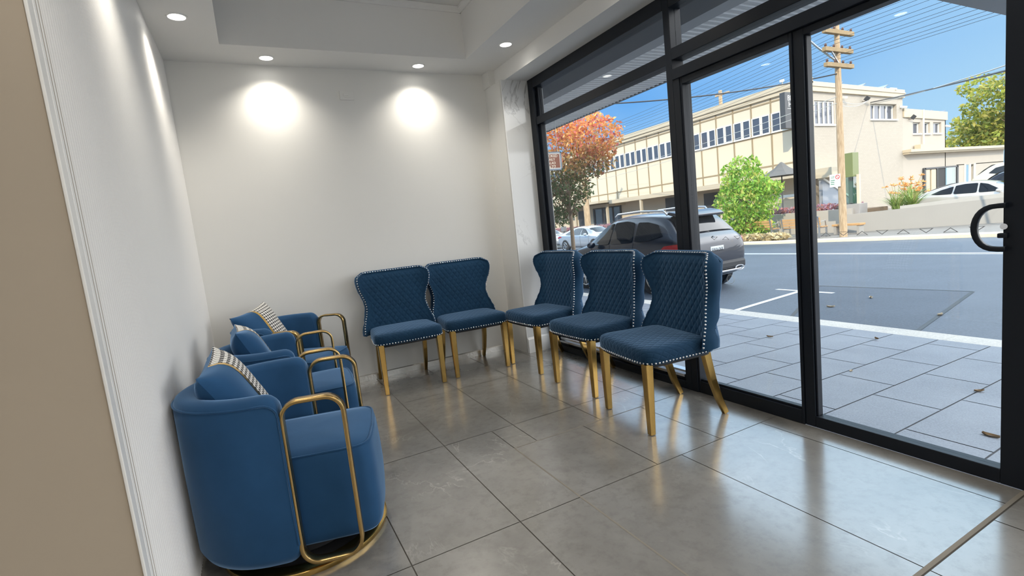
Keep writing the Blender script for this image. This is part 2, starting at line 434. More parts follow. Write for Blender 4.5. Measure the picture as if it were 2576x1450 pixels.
struct(tr_.build('trim_1', trimw, bevel=.002), 'white corner trim strip', 'trim')
struct(box('wall_far_left', white, -3.9, -3.7, -3.4, 1.6, 0, 3.2), 'white wall of the room beside the camera', 'wall')
struct(box('wall_rear', white, -3.9, 2.6, -3.5, -3.3, 0, 3.2), 'white rear wall', 'wall')
# soffit ring with a raised tray in the middle
CX0, CX1, CY0, CY1, ZT = .014, 1.842, -2.2, 4.052, 3.06
c_ = MB()
for a in ((-3.9, CX0, -3.5, YB+.1), (CX1, 2.6, -3.5, YB+.1), (CX0, CX1, CY1, YB+.1), (CX0, CX1, -3.5, CY0)): c_.box(*a, ZC, ZC+.02)
for a in ((CX0-.02, CX0, CY0, CY1), (CX1, CX1+.02, CY0, CY1)): c_.box(*a, ZC+.02, ZT)
for a in ((CX0, CX1, CY1, CY1+.02), (CX0, CX1, CY0-.02, CY0)): c_.box(*a, ZC+.02, ZT)
c_.box(CX0-.02, CX1+.02, CY0-.02, CY1+.02, ZT, ZT+.03)
struct(c_.build('ceiling', ceil_m), 'white soffit ceiling with raised tray', 'ceiling')
k_ = MB()
pr = [(0,0),(.012,0),(.02,.012),(.036,.026),(.04,.04),(0,.04)]
k_.prism([(CY1-p[0], ZT-.042+p[1]) for p in pr], 'x', CX0, CX1); k_.prism([(CY0+p[0], ZT-.042+p[1]) for p in pr], 'x', CX0, CX1)
k_.prism([(CX0+p[0], ZT-.042+p[1]) for p in pr], 'y', CY0, CY1); k_.prism([(CX1-p[0], ZT-.042+p[1]) for p in pr], 'y', CY0, CY1)
struct(k_.build('trim_2', ceil_m), 'white cornice round the ceiling tray', 'cornice')
# beam over the shopfront, corner nib and its marble face
struct(box('beam_window', ceil_m, 2.225, 2.62, -3.4, YB, 2.512, ZC), 'white beam over the shopfront', 'beam')
nb = MB().box(2.182, 2.62, 4.118, YB, 0, 2.512); nb.box(2.164, 2.225, 4.30, YB, 2.512, ZC)
struct(nb.build('column_corner', white), 'white plastered corner nib', 'wall')
struct(MB().box(2.190, 2.52, 4.108, 4.120, .14, 2.512).build('wall_marble', marblem), 'white marble tiled jamb beside the shopfront', 'wall')
struct(MB().box(2.182, 2.190, 4.106, 4.121, 0, 2.512).build('trim_3', trimw), 'white edge trim of the marble jamb', 'trim')
struct(MB().prism([(4.095,0),(4.12,0),(4.12,.15),(4.106,.15),(4.100,.135),(4.095,.13)], 'x', 2.19, 2.49).build('baseboard_jamb', trimw), 'white skirting under the marble jamb', 'baseboard')
foil = plain('silver_skirting', (.72, .70, .66), .25, .7, var=.25, sc=9, bump=.5)
struct(MB().prism([(YB-.012,0),(YB+.01,0),(YB+.01,.055),(YB-.006,.055),(YB-.012,.048)], 'x', XL, 2.182).build('baseboard_back', foil), 'shiny silver skirting along the back wall', 'baseboard')

# ------------------------------------------------------------------ shopfront
def bars(mb, *bx):
    for b in bx: mb.box(*b)
    return mb
X0, X1 = 2.455, 2.555
ZH = 2.512
# fixed window (with transom) from the marble jamb to the mullion
w = bars(MB(), (X0, X1, 4.02, 4.108, 0, ZH), (X0, X1, 2.36, 2.411, 0, ZH), (X0, X1, 2.411, 4.02, 2.425, ZH), (X0, X1, 2.411, 4.02, 0, .055), (X0+.005, X1, 2.411, 4.02, 2.10, 2.168))
w.box(X0+.03, X1-.03, 3.985, 4.02, .055, 2.425); w.box(X0+.03, X1-.03, 2.411, 2.436, .055, 2.425); w.box(X0+.02, X1-.02, 2.411, 4.02, .055, .075)
w1 = w.build('window_1', black, bevel=.003); struct(w1, 'black framed fixed shopfront window with transom', 'window')
struct(box('pane', glass, 2.501, 2.507, 2.436, 3.985, .12, 2.10, w1)); struct(box('pane', glass, 2.501, 2.507, 2.436, 3.985, 2.168, 2.425, w1))
struct(bars(MB(), (2.47, 2.54, 2.436, 3.985, .075, .092), (2.48, 2.53, 2.436, 3.985, .105, .12)).build('silver_sill', steel, w1))
# transom over the doors
w = bars(MB(), (X0, X1, -.40, 2.36, 2.425, ZH), (X0, X1, -.40, 2.36, 2.115, 2.185), (X0-.01, X1, -.40, 2.36, 1.995, 2.058), (X0, X1, 2.31, 2.36, 0, 2.06), (X0+.02, X1-.02, -.4, 2.34, 2.058, 2.066))
w2 = w.build('window_2', black, bevel=.003); struct(w2, 'black framed transom over the doors', 'window')
struct(box('pane', glass, 2.501, 2.507, -.40, 2.36, 2.185, 2.425, w2)); struct(box('pane', glass, 2.501, 2.507, -.40, 2.31, 2.064, 2.115, w2))
# fixed door-height panel
w = bars(MB(), (2.462, 2.52, 2.296, 2.312, 0, 1.995), (2.462, 2.52, 1.598, 1.613, 0, 1.995), (2.462, 2.52, 1.613, 2.296, 1.955, 1.995), (2.462, 2.52, 1.613, 2.296, 0, .078), (2.475, 2.51, 1.613, 2.296, .078, .09))
d1 = w.build('door_1', black, bevel=.003); struct(d1, 'black framed fixed glass door panel', 'door')
struct(box('pane', glass, 2.490, 2.496, 1.613, 2.296, .085, 1.96, d1))
# door leaf with pull handle
w = bars(MB(), (2.47, 2.53, 1.545, 1.597, 0, 1.995), (2.47, 2.53, .70, .818, 0, 1.995), (2.47, 2.53, .818, 1.545, 1.962, 1.995), (2.47, 2.53, .818, 1.545, 0, .06), (2.48, 2.52, 1.535, 1.545, .06, 1.96))
d2 = w.build('door_2', black, bevel=.003); struct(d2, 'black framed glass door with curved pull handle', 'door')
struct(box('pane', glass, 2.497, 2.503, .818, 1.54, .06, 1.962, d2))
hp = [Vector((2.445-.0*k, .822+.070*math.sin(k*PI/14)**.8, 1.012+.080*math.cos(k*PI/14))) for k in range(15)]
struct(MB().sweep([(2.445, .80, 1.092)]+hp+[(2.445, .80, .932)], .022, .018, (1, 0, 0)).build('pull_handle', black, d2, smooth=50))
lk = MB().cyl((2.47, .812, 1.014), (2.458, .812, 1.014), .011, 20); struct(lk.build('lock_cylinder', chrome, d2, smooth=50))
struct(MB().box(2.450, 2.474, .800, .829, .972, .990).build('latch_lever', black, d2, bevel=.004))
# neighbouring frame and further glazing beyond the door
w = bars(MB(), (X0-.01, X1, .55, .698, 0, 2.0), (X0, X1, -.40, -.30, 0, 2.0), (X0, X1, -.30, .55, 0, .07), (X0, X1, -3.3, -3.2, 0, ZH), (X0, X1, -3.2, -.4, 2.43, ZH), (X0, X1, -3.2, -.4, 0, .07), (X0, X1, -1.9, -1.82, 0, ZH), (X0, X1, -.48, -.40, 0, ZH))
w3 = w.build('window_3', black, bevel=.003); struct(w3, 'black framed shopfront glazing beyond the door', 'window')
struct(box('pane', glass, 2.501, 2.507, -3.2, .55, .07, 2.43, w3))
# triangles etched in a row across the glass
etch = plain('grey_frosted_film', (.30, .31, .33), .6, var=.03)
def tri_decal(y, up, x):
    mb = MB(); a = [(y+.026, .996), (y-.026, .996), (y, 1.0155)]
    if not up: a = [(p[0], 2.0115-p[1]) for p in a]
    cy = sum(p[0] for p in a)/3; cz = sum(p[1] for p in a)/3
    inn = [(lerp(p[0], cy, .24), lerp(p[1], cz, .24)) for p in a]
    vs = [(x, *p) for p in a]+[(x, *p) for p in inn]; n = len(vs)
    vs += [(x-.0006, v[1], v[2]) for v in vs]
    fs = []
    for i in range(3):
        j = (i+1) % 3
        fs += [(i, j, 3+j, 3+i), (n+i, n+j, n+3+j, n+3+i), (i, j, n+j, n+i), (3+i, 3+j, n+3+j, n+3+i)]
    mb.add(vs, fs); return mb
for dd, xx, y0, y1 in ((d2, 2.4967, .84, 1.50), (d1, 2.4897, 1.66, 2.16)):
    k = 0; y = 1.3155 if dd is d2 else 1.7305
    ys = [y+.0825*i for i in range(-8, 9)]
    for i, yy in enumerate(ys):
        if y0 < yy < y1: struct(tri_decal(yy, (i % 2 == 0), xx).build('triangle_decal', etch, dd))
rg = [(2.4893, 2.0+.0, 0)]
ringc = at(1838, 703, X=2.489)
struct(MB().tube([(2.489, ringc.y+.0255*math.cos(k*PI/20), ringc.z+.0255*math.sin(k*PI/20)) for k in range(40)], .0009, 6, closed=True).build('ring_mark', plain('pale_residue', (.55, .52, .45), .7), d1))

# ------------------------------------------------------------------ ceiling downlights
def downlight(label):
    t = thing('downlight', label, 'downlight', group='recessed ceiling downlights')
    rim = [[(r*math.cos(2*PI*k/32), r*math.sin(2*PI*k/32), z) for k in range(32)] for r, z in ((.045, 0), (.047, -.006), (.055, -.005), (.057, .0))]
    MB().loft(rim, True, False).build('trim_ring', trimw, t, smooth=40)
    MB().loft([[(.0455*math.cos(2*PI*k/32), .0455*math.sin(2*PI*k/32), z) for k in range(32)] for z in (-.0015, -.0035)]).build('diffuser', lampglow, t)
    return t
def lamp_at(x, y):
    l = bpy.data.lights.new('downlight_beam', 'SPOT'); l.energy = LAMP; l.color = (1, .94, .83); l.spot_size = math.radians(128); l.spot_blend = 1; l.shadow_soft_size = .04
    o = bpy.data.objects.new('downlight_beam', l); COL.objects.link(o); o.location = (x, y, ZC-.012); return o
spots = [(-.186, 3.65, 'round white downlight in the soffit above the ribbed wall'), (.311, 4.268, 'round white downlight above the armchairs at the back wall'),
         (1.49, 4.264, 'round white downlight above the navy chair nearest the corner'), (2.032, 3.671, 'round white downlight beside the shopfront beam')]
hidden = [(-.16, 2.38), (-.16, 1.1), (2.03, 2.4), (2.03, 1.13), (-.2, -.2), (2.03, -.2), (-1.8, .2), (-1.8, -1.6), (2.03, -1.5), (-.2, -1.5), (.9, -2.7)]
dl = None
for x, y, lb in spots:
    dl = downlight(lb) if dl is None else dup(dl, (0, 0, 0), None, lb)
    dl.location = (x, y, ZC); lamp_at(x, y)
for x, y in hidden:
    dup(dl, (x, y, ZC), None, 'round white downlight in the soffit out of the picture'); lamp_at(x, y)

# unseen fill globes added behind the camera to brighten the room
fillg = None
for x, y, lb in ((1.3, -1.9, 'added unseen fill globe near the shopfront at the rear'), (-1.9, -2.0, 'added unseen fill globe over the side of the rear room'), (.2, -2.8, 'added unseen fill globe by the rear wall')):
    if fillg is None:
        fillg = thing('fill_globe', lb, 'fill light', (x, y, ZC), 0, 'added fill globes at the rear')
        MB().ball((0, 0, -.62), .15, n=24, m_=14).build('fill_ball', emis('fill_globe_glow', (1, .95, .87), FILL_GLOW), fillg, smooth=60)
        MB().cyl((0, 0, 0), (0, 0, -.48), .006, 8).build('cord', black_in, fillg)
    else: dup(fillg, (x, y, ZC), None, lb)

# blank plate on the back wall
p = thing('wall_plate', 'small painted over wall plate high on the white back wall', 'wall plate', (.895, YB, 2.434))
MB().box(-.058, .058, -.014, 0, -.036, .036).build('plate', white, p, bevel=.003)
MB().box(-.03, .012, -.019, -.014, -.006, .014).build('switch_rocker', white, p, bevel=.002)
MB().box(-.02, .03, -.018, -.014, -.02, -.014).build('ridge', white, p, bevel=.001)

# ------------------------------------------------------------------ quilted wing-back dining chairs (front faces -y)
HALF = [(.42,.318),(.46,.318),(.50,.308),(.55,.285),(.60,.262),(.655,.250),(.71,.258),(.76,.280),(.80,.302),(.84,.319),(.88,.327),(.91,.323),(.926,.310),(.939,.286),(.946,.25)]
ZB0, ZB1 = .43, .946
def plan(t):
    s = 1 if t >= 0 else -1; a = abs(t); c, r = .17, .15
    if a <= c: return s*a, 0
    th = (a-c)/r; return s*(c+r*math.sin(th)), -r*(1-math.cos(th))
def back_pt(s, z, off=0.0):
    a = interp(HALF, z)*s
    x, y = plan(a); th = max(0, (abs(a)-.17)/.15); n = Vector((math.sin(th)*(.16 if a > 0 else -.16), 1))   # towards the rear
    yr = .150 + (z-ZB0)*.11
    return Vector((x + n.x*off, y + yr + n.y*off, z + (.0 if off == 0 else 0)))
def zt(v): return lerp(ZB0, ZB1, v)
def make_dining_chair(label, group):
    t = thing('dining_chair', label, 'chair', group=group)
    # seat
    rings = []; uvr = []; N = 56
    for z, k, dr in ((.392,.95,.10),(.396,.985,.095),(.410,1.0,.08),(.440,1.005,.05),(.462,.995,.03),(.475,.972,.015),(.482,.93,.0),(.487,.80,0),(.491,.5,0),(.493,.25,0),(.4935,.03,0)):
        R = []; U = []
        for i in range(N):
            a = 2*PI*i/N; ca, sa = math.cos(a), math.sin(a); e = 2/8.0
            px = math.copysign(abs(ca)**e, ca); py = math.copysign(abs(sa)**e, sa)
            y = -.015 + py*.245*k; w = lerp(.282, .25, (py+1)/2)
            bow = -.012*(1-px*px) if py < -.9 else 0
            R.append((px*w*k, y+bow*k, z)); m_ = 1+dr/.27; U.append((px*w*k*m_, y*m_))
        rings.append(R); uvr.append(U)
    MB().loft(rings, True, True, uvr=uvr).build('seat', velvet_chair, t, smooth=60)
    # front of the backrest
    NU, NV = 150, 132
    def front(u, v):
        z = zt(v); s = 2*u-1; a = interp(HALF, z)*s
        p, q = a/.046, z/.066; tri = lambda x: abs((x % 1)-.5)*2
        g = max(tri(p+q), tri(p-q)); fade = min(1, max(0, (1-abs(s)-.10)/.08))*min(1, max(0, (1-v-.03)/.05))
        return back_pt(s, z, -.008*(1-s**6)*(1-(2*v-1)**8) - .0045*(1-g**3.2)*fade)
    MB().grid(front, NU, NV, lambda u, v: (interp(HALF, zt(v))*(2*u-1), zt(v))).build('backrest', velvet_side, t, smooth=70)
    # plain rear shell with a puffed edge, tufted
    bord = []; M_ = 60
    for k in range(M_): 
        if k < 20: bord.append((-1, k/20))
        elif k < 40: bord.append((-1+2*(k-20)/20, 1))
        else: bord.append((1, 1-(k-40)/20))
    bord.append((1, 0))
    tufts = [(-.55,.62),(0,.62),(.55,.62),(-.28,.80),(.28,.80),(-.28,.44),(.28,.44),(-.93,.20),(.93,.20),(0,.27)]
    def rear(u, v):
        s = 2*u-1; z = zt(v); d = 0
        for a, b in tufts: d += math.exp(-(((s-a)*.28)**2+((v-b)*.5)**2)/.0013)
        edge = min(1, (1-abs(s))*3+.92)*min(1, (1-v)*7+.45)
        return back_pt(s*(1.0), z,   .098*edge - .034*min(1, d))
    sh = MB(); sh.grid(rear, 40, 34)
    rows = []
    for s, v in bord:
        f = back_pt(s, zt(v), 0); b = rear((s+1)/2, v); row = []
        side_n = Vector((s if abs(s) == 1 else 0, 0, 0)) if v < 1 else Vector((0, 0, 1)) if abs(s) < .98 else Vector((s*.7, 0, .7))
        tuck = 1-.55*math.exp(-((v-.20)/.05)**2) if abs(s) == 1 else 1
        for j in range(6):
            q = j/5; p_ = f.lerp(b, q) + side_n*(.014*math.sin(PI*q)*tuck); row.append(p_)
        rows.append(row)
    sh.loft(rows, False, False)
    e0 = [back_pt(2*k/20-1, ZB0, 0) for k in range(21)]; e1 = [rear(k/20, 0) for k in range(21)]
    sh.loft([e0, e1], False, False)
    shell = sh.build('back_shell', velvet_side, t, smooth=70)
    for a, b in tufts:
        c = rear((a+1)/2, b); MB().dome(c - Vector((0, .003, 0)), (0, 1, .1), .011, .006, 8).build('tuft_button', velvet_side, shell, smooth=60)
    # dark piping round the backrest front
    pip = [back_pt(s*.995, zt(v), -.002) for s, v in bord]
    MB().tube(pip, .0045, 6).build('piping', velvet_side, t, smooth=60)
    # nail heads
    nh = MB(); path = [back_pt(s*1.0, zt(v), .004) for s, v in bord]
    def along(path, step, off):
        acc = 0; last = path[0]; out = []
        for p0, p1 in zip(path, path[1:]):
            L = (p1-p0).length; d = step-acc
            while d <= L: out.append((p0.lerp(p1, d/L), (p1-p0).normalized())); d += step
            acc = (acc+L) % step if L < d else 0; acc = L-(d-step)
        return out
    for p_, tg in along(path, .0215, 0):
        out = Vector((p_.x, 0, 0)).normalized() if abs(tg.z) > .35 else Vector((0, 0, 1))
        nh.dome(p_ + out*.004 + Vector((0, -.004, 0)), out*.6 + Vector((0, -.8, 0)), .0064, .005, 7, 2)
    nh.build('backrest_nailheads', chrome, t, smooth=60)
    ns = MB(); lowp = [Vector(p) for p in rings[2]]
    fr = [p for p in lowp if p.y < .16]; fr.sort(key=lambda p: math.atan2(p.x, -p.y-.0001))
    for p_, tg in along(fr, .0225, 0):
        ns.dome(p_ - Vector((0, 0, .004)), (p_.x if abs(p_.x) > .24 else 0, -1 if p_.y < -.22 else 0, .1), .0062, .005, 7, 2)
    ns.build('seat_nailheads', chrome, t, smooth=60)
    MB().loft([[(p[0]*.97, p[1]*.97, z) for p in rings[0]] for z in (.378, .396)]).build('seat_base', black_in, t)
    for sx in (-1, 1):
        MB().sweep([(sx*.233, -.232, .40), (sx*.233, -.233, .2), (sx*.232, -.234, .004)], .048, .048, (1, 0, 0), taper=[1.02, .86, .70]).build('leg', gold, t)
        MB().sweep([(sx*.200, .165, .43), (sx*.202, .182, .34), (sx*.204, .207, .22), (sx*.205, .245, .10), (sx*.205, .288, .004)], .036, .046, (1, 0, 0), taper=[1.1, 1.0, .92, .82, .70]).build('leg', gold, t)
    MB().sweep([(.205, -.205, .392), (.205, -.16, .30)], .02, .02, (1,0,0)).build('corner_brace', gold, t) if False else None
    return t
R_ = math.radians
chairs = [(1.027, 4.108, -3.9, 'navy quilted wingback chair against the back wall, beside the blue armchairs'),
          (1.620, 4.112, -3.2, 'navy quilted wingback chair against the back wall, in the corner by the marble jamb'),
          (2.152, 3.685, -88, 'navy quilted wingback chair by the window, beside the marble jamb'),
          (2.145, 2.940, -89.2, 'navy quilted wingback chair by the window, second of three from the marble jamb'),
          (2.049, 2.2175, -98.8, 'navy quilted wingback chair before the black door mullion, end of the window row')]
ch = None
for x, y, a, lb in chairs:
    ch0 = make_dining_chair(lb, 'navy quilted dining chairs') if ch is None else dup(ch, (0,0,0), 0, lb)
    ch = ch or ch0
    ch0.location = (x, y, 0); ch0.rotation_euler = (0, 0, R_(a))

# ------------------------------------------------------------------ blue tub armchairs with brass loop arms (front faces -y)
def tub_path(off=0.0, n=40):
    """centre line of the barrel shell: left front end round the back to the right front end"""
    r = .300+off; pts = []
    for k in range(5): pts.append((-r, -.045+.09*k/5))
    for k in range(n+1):
        a = PI - PI*k/n
        pts.append((r*math.cos(a), .045 + (r+.0)*math.sin(a)))
    for k in range(1, 6): pts.append((r, .045-.09*k/5))
    return pts
def make_armchair(label, group):
    t = thing('tub_armchair', label, 'armchair', group=group)
    pts = tub_path(); N = len(pts); ZT_, ZB_ = .700, .065; rings = []
    arc = [0]
    for a, b in zip(pts, pts[1:]): arc.append(arc[-1]+math.dist(a, b))
    top_line = []
    def station(p, n, e):
        drop = 0; R = .05
        if e < R: drop = R-math.sqrt(max(0, R*R-(R-e)**2))
        zt_ = ZT_-drop; zb_ = ZB_+drop*.7; q = .5 if e > 0.001 else .5
        th = .042; sec = [(-th,zb_+.03),(-th,zt_-.03),(-th+.010,zt_-.008),(-th+.024,zt_),(0,zt_+.003),(th-.024,zt_),(th-.010,zt_-.008),(th,zt_-.03),(th+.002,lerp(zb_,zt_,.5)),(th,zb_+.04),(th-.015,zb_+.008),(0,zb_),(-th+.015,zb_+.006)]
        return [(p[0]+n[0]*u, p[1]+n[1]*u, z) for u, z in sec]
    # extra stations near both ends to round the corners
    st = []
    L = arc[-1]
    ss = [0, .004, .012, .024, .036, .05] + [a for a in arc if .055 < a < L-.055] + [L-.05, L-.036, L-.024, L-.012, L-.004, L]
    pip = []
    for s in ss:
        i = max(j for j in range(N) if arc[j] <= s+1e-9); i = min(i, N-2); f = (s-arc[i])/(arc[i+1]-arc[i])
        p = (lerp(pts[i][0], pts[i+1][0], f), lerp(pts[i][1], pts[i+1][1], f))
        tx, ty = pts[i+1][0]-pts[i][0], pts[i+1][1]-pts[i][1]; l = math.hypot(tx, ty); n = (-ty/l, tx/l)
        e = min(s, L-s); r_ = station(p, n, e); st.append(r_); pip.append(r_[7])
    shell = MB().loft(st).build('barrel_shell', velvet_arm, t, smooth=60)
    def sidepip(k0): return [Vector(st[k0][j]) for j in (9, 8, 7)]
    pth = [Vector(st[0][9]), Vector(st[0][8])] + [Vector(p)+Vector((0,0,.004)) for p in pip] + [Vector(st[-1][8]), Vector(st[-1][9])]
    MB().tube(pth, .0042, 6).build('piping', velvet_arm, shell, smooth=60)
    # seat block
    rings = []; NS = 64
    for z, k in ((.068,.90),(.072,.95),(.085,.985),(.115,1.0),(.20,1.012),(.30,1.005),(.385,.99),(.412,.975),(.424,.955),(.431,.92),(.440,.72),(.446,.45),(.448,.15),(.4482,.02)):
        R = []
        for i in range(NS):
            a = 2*PI*i/NS; ca, sa = math.cos(a), math.sin(a); e = 2/9.0
            px = math.copysign(abs(ca)**e, ca); py = math.copysign(abs(sa)**e, sa)
            bow = -.014*(1-px*px) if py < -.2 else 0
            R.append((px*.252*k*lerp(1.0, .98, (py+1)/2), -.045+(py*.285+bow)*k, z))
        rings.append(R)
    seat = MB().loft(rings).build('seat', velvet_arm, t, smooth=60)
    MB().tube([Vector(p)*1.0+Vector((0, 0, .002)) for p in rings[8]], .0042, 6, closed=True).build('piping', velvet_arm, seat, smooth=60)
    # brass loop arms
    for sx in (-1, 1):
        y0, y1, z0, z1, r = -.050, -.262, .052, .668, .062; lp = []
        for cy, cz, a0 in ((y0-r, z1-r, 0), (y1+r, z1-r, 90), (y1+r, z0+r, 180), (y0-r, z0+r, 270)):
            for k in range(9):
                a = R_(a0+90*k/8); lp.append((sx*.318, cy+r*math.cos(a), cz+r*math.sin(a)))
        MB().sweep(lp, .042, .014, (1, 0, 0), closed=True).build('arm_loop', bronze, t, smooth=50)
    MB().loft([[(r*math.cos(2*PI*k/64), -.01+r*math.sin(2*PI*k/64), z) for k in range(64)] for r, z in ((.27,.0),(.325,.0),(.327,.003),(.327,.020),(.322,.024),(.27,.024))], loop=True).build('swivel_base', goldplate, t, smooth=40)
    MB().cyl((0,-.01,.001), (0,-.01,.022), .27, 48).build('base_plate', black_in, t, smooth=40)
    MB().cyl((0,-.01,.024), (0,-.01,.07), .20, 40).build('swivel_plate', black_in, t, smooth=40)
    return t
arms = [(.035, 2.255, 76, 'blue velvet tub armchair against the ribbed wall, first from the taupe partition'), (.095, 3.105, 86, 'blue velvet tub armchair in the middle of the ribbed wall row'),
        (.165, 3.985, 55, 'blue velvet tub armchair turned in the corner under the back wall')]
ac = None
for x, y, a, lb in arms:
    t = make_armchair(lb, 'blue velvet tub armchairs') if ac is None else dup(ac, (0,0,0), 0, lb)
    ac = ac or t
    t.location = (x, y, 0); t.rotation_euler = (0, 0, R_(a))

# ------------------------------------------------------------------ cushions
def make_cushion(label, group):
    t = thing('cushion', label, 'cushion', group=group); H_ = .205
    def pt(u, v, s):
        a, b = 2*u-1, 2*v-1
        pin = 1-.10*((1-a*a)*(abs(b)**2)+0) ; pin2 = 1-.10*((1-b*b)*(abs(a)**2))
        th = .078*max(0, (1-a**4))**.6*max(0, (1-b**4))**.6
        return Vector((a*H_*pin2, s*th, b*H_*pin))
    def part(name, mat, u0, u1, s, par, off=0.0):
        def f(u, v): 
            p = pt(lerp(u0, u1, u), v, s); return p + Vector((0, s*off, 0))
        n = max(2, int(28*(u1-u0)))
        return MB().grid(f, n, 26, lambda u, v: (lerp(u0, u1, u)*.45, v*.45)).build(name, mat, par, smooth=80)
    cov = MB()
    cov.grid(lambda u, v: pt(u, v, 1), 28, 26); cov.grid(lambda u, v: pt(u*.45, v, -1), 16, 26)
    cov.build('cover', velvet_cush, t, smooth=80)
    part('houndstooth_panel', hound, .47, 1, -1, t)
    part('gold_band', goldplate, .435, .485, -1, t, .0015)
    return t
cu = None
#  x, y, z, yaw, tilt back, roll
cush = [(-.135, 2.275, .625, 82, -25, -7, 'blue cushion with gold band and houndstooth corner, on the armchair by the taupe partition'),
        (-.060, 3.115, .625, 92, -24, 0, 'blue cushion with houndstooth edge, turned edge on, on the middle armchair'),
        (-.005, 4.09, .625, 52, -24, -9, 'blue, gold and houndstooth cushion on the corner armchair under the back wall')]
for x, y, z, yaw, tilt, roll, lb in cush:
    c = make_cushion(lb, 'cushions on the blue armchairs') if cu is None else dup(cu, (0,0,0), None, lb)
    cu = cu or c
    c.matrix_world = Matrix.Translation((x, y, z)) @ Matrix.Rotation(R_(yaw), 4, 'Z') @ Matrix.Rotation(R_(tilt), 4, 'X') @ Matrix.Rotation(R_(roll), 4, 'Y')

# ================================================================== OUTSIDE
def road_z(x): return -.36-.019*(x-5.9)
def pave_z(x): return -.035-.055*(x-2.6)
KX = 5.62
# paving slabs in front of the shop
def paving():
    mb = MB(); random.seed(9); g = .004
    sk = lambda x: .055*(x-2.75)
    for i in range(-25, 72):
        y = .962+.355*i; x = 2.2 + (i % 2)*.36 + random.uniform(-.06, .06)
        while x < 5.28:
            L = random.choice((.66, .72, .72)); a, b = max(x, 2.56), min(x+L, 5.28); x += L
            if b-a > .02: mb.add([(a+g,y+g+sk(a),pave_z(a)),(b-g,y+g+sk(b),pave_z(b)),(b-g,y+.355-g+sk(b),pave_z(b)),(a+g,y+.355-g+sk(a),pave_z(a))], [(0,1,2,3)])
    mb.cur = 1; mb.add([(2.5,-8,pave_z(2.5)-.006),(5.3,-8,pave_z(5.3)-.006),(5.3,27,pave_z(5.3)-.006),(2.5,27,pave_z(2.5)-.006)], [(0,1,2,3)])
    mb.box(2.5, 5.3, -8, 27, -.6, -.3)
    return mb.build('footpath', [paver, plain('dark_paving_joint', (.12, .13, .15), .9)])
struct(paving(), 'grey granite slab footpath outside the shop', 'footpath')
kb = MB()
for k in range(24):
    y = -8+1.45*k
    kb.prism([(5.29, pave_z(5.3)-.004), (KX-.03, pave_z(KX)+.0), (KX, pave_z(KX)-.03), (KX+.02, road_z(5.9)-.02), (5.29, -.6)], 'y', y+.002, y+1.448)
struct(kb.build('kerb', kerbm), 'pale concrete kerb stones along the near footpath', 'kerb')
rd = MB(); rd.add([(KX,-40,road_z(5.9)),(5.95,-40,road_z(5.9)),(23,-40,road_z(23)),(23,80,road_z(23)),(5.95,80,road_z(5.9)),(KX,80,road_z(5.9))], [(0,1,4,5),(1,2,3,4)])
rd.add([(-10,26.9,-.30),(KX+.01,26.9,-.36),(KX+.01,80,-.36),(-10,80,-.30)], [(0,1,2,3)])
struct(rd.build('road', asphalt), 'grey asphalt road', 'road')
gt = MB().add([(KX+.01,-8,-.345),(5.95,-8,road_z(5.95)+.004),(5.95,27,road_z(5.95)+.004),(KX+.01,27,-.345)], [(0,1,2,3)])
struct(gt.build('gutter', kerbm), 'concrete gutter along the near kerb', 'gutter')
linew = plain('white_road_paint', (.75, .76, .76), .6, var=.15, sc=8)
def rquad(mb, pts, dz=.004):
    mb.add([(x, y, road_z(max(x, 5.9))+dz) for x, y in pts], [tuple(range(len(pts)))]); return mb
pa, pb = at(2135,704,Z=-.40), at(2470,716,Z=-.40); pc, pd_ = at(2270,806,Z=-.38), at(1960,775,Z=-.38)
patch = rquad(MB(), [(5.97, 4.05), (8.9, 5.42), (9.15, 3.35), (6.0, 2.7)])
struct(patch.build('road_patch', asphalt_new), 'darker rectangular asphalt patch in the road', 'road patch')
tar = plain('black_tar_seam', (.02, .02, .024), .4)
sm = MB()
for a, b in (((5.97,4.05),(8.9,5.42)), ((8.9,5.42),(9.15,3.35)), ((9.15,3.35),(6.0,2.7))):
    d = Vector((b[0]-a[0], b[1]-a[1])).normalized(); n = Vector((-d.y, d.x))*.022
    rquad(sm, [(a[0]+n.x,a[1]+n.y),(a[0]-n.x,a[1]-n.y),(b[0]-n.x,b[1]-n.y),(b[0]+n.x,b[1]+n.y)], .006)
struct(sm.build('road_seam', tar), 'black tar seams round the asphalt patch', 'road seam')
ml = MB(); rquad(ml, [(14.72,-30),(14.84,-30),(14.84,80),(14.72,80)]); rquad(ml, [(14.96,-30),(15.08,-30),(15.08,80),(14.96,80)])
struct(ml.build('road_marking_centre', linew), 'double white centre line on the road', 'road marking')
t1, t2, t3 = at(1885,775,Z=-.37), at(2015,732,Z=-.40), at(2100,716,Z=-.41)
pk = MB()
def strip(mb, a, b, w_):
    d = Vector((b[0]-a[0], b[1]-a[1])).normalized(); n = Vector((-d.y, d.x))*w_/2
    rquad(mb, [(a[0]+n.x,a[1]+n.y),(a[0]-n.x,a[1]-n.y),(b[0]-n.x,b[1]-n.y),(b[0]+n.x,b[1]+n.y)], .005)
strip(pk, (6.1, t1.y), (8.25, t2.y), .09); strip(pk, (8.25, t2.y-.55), (8.25, t2.y+.45), .1)
struct(pk.build('road_marking_bay', linew), 'white T shaped parking bay marking', 'road marking')
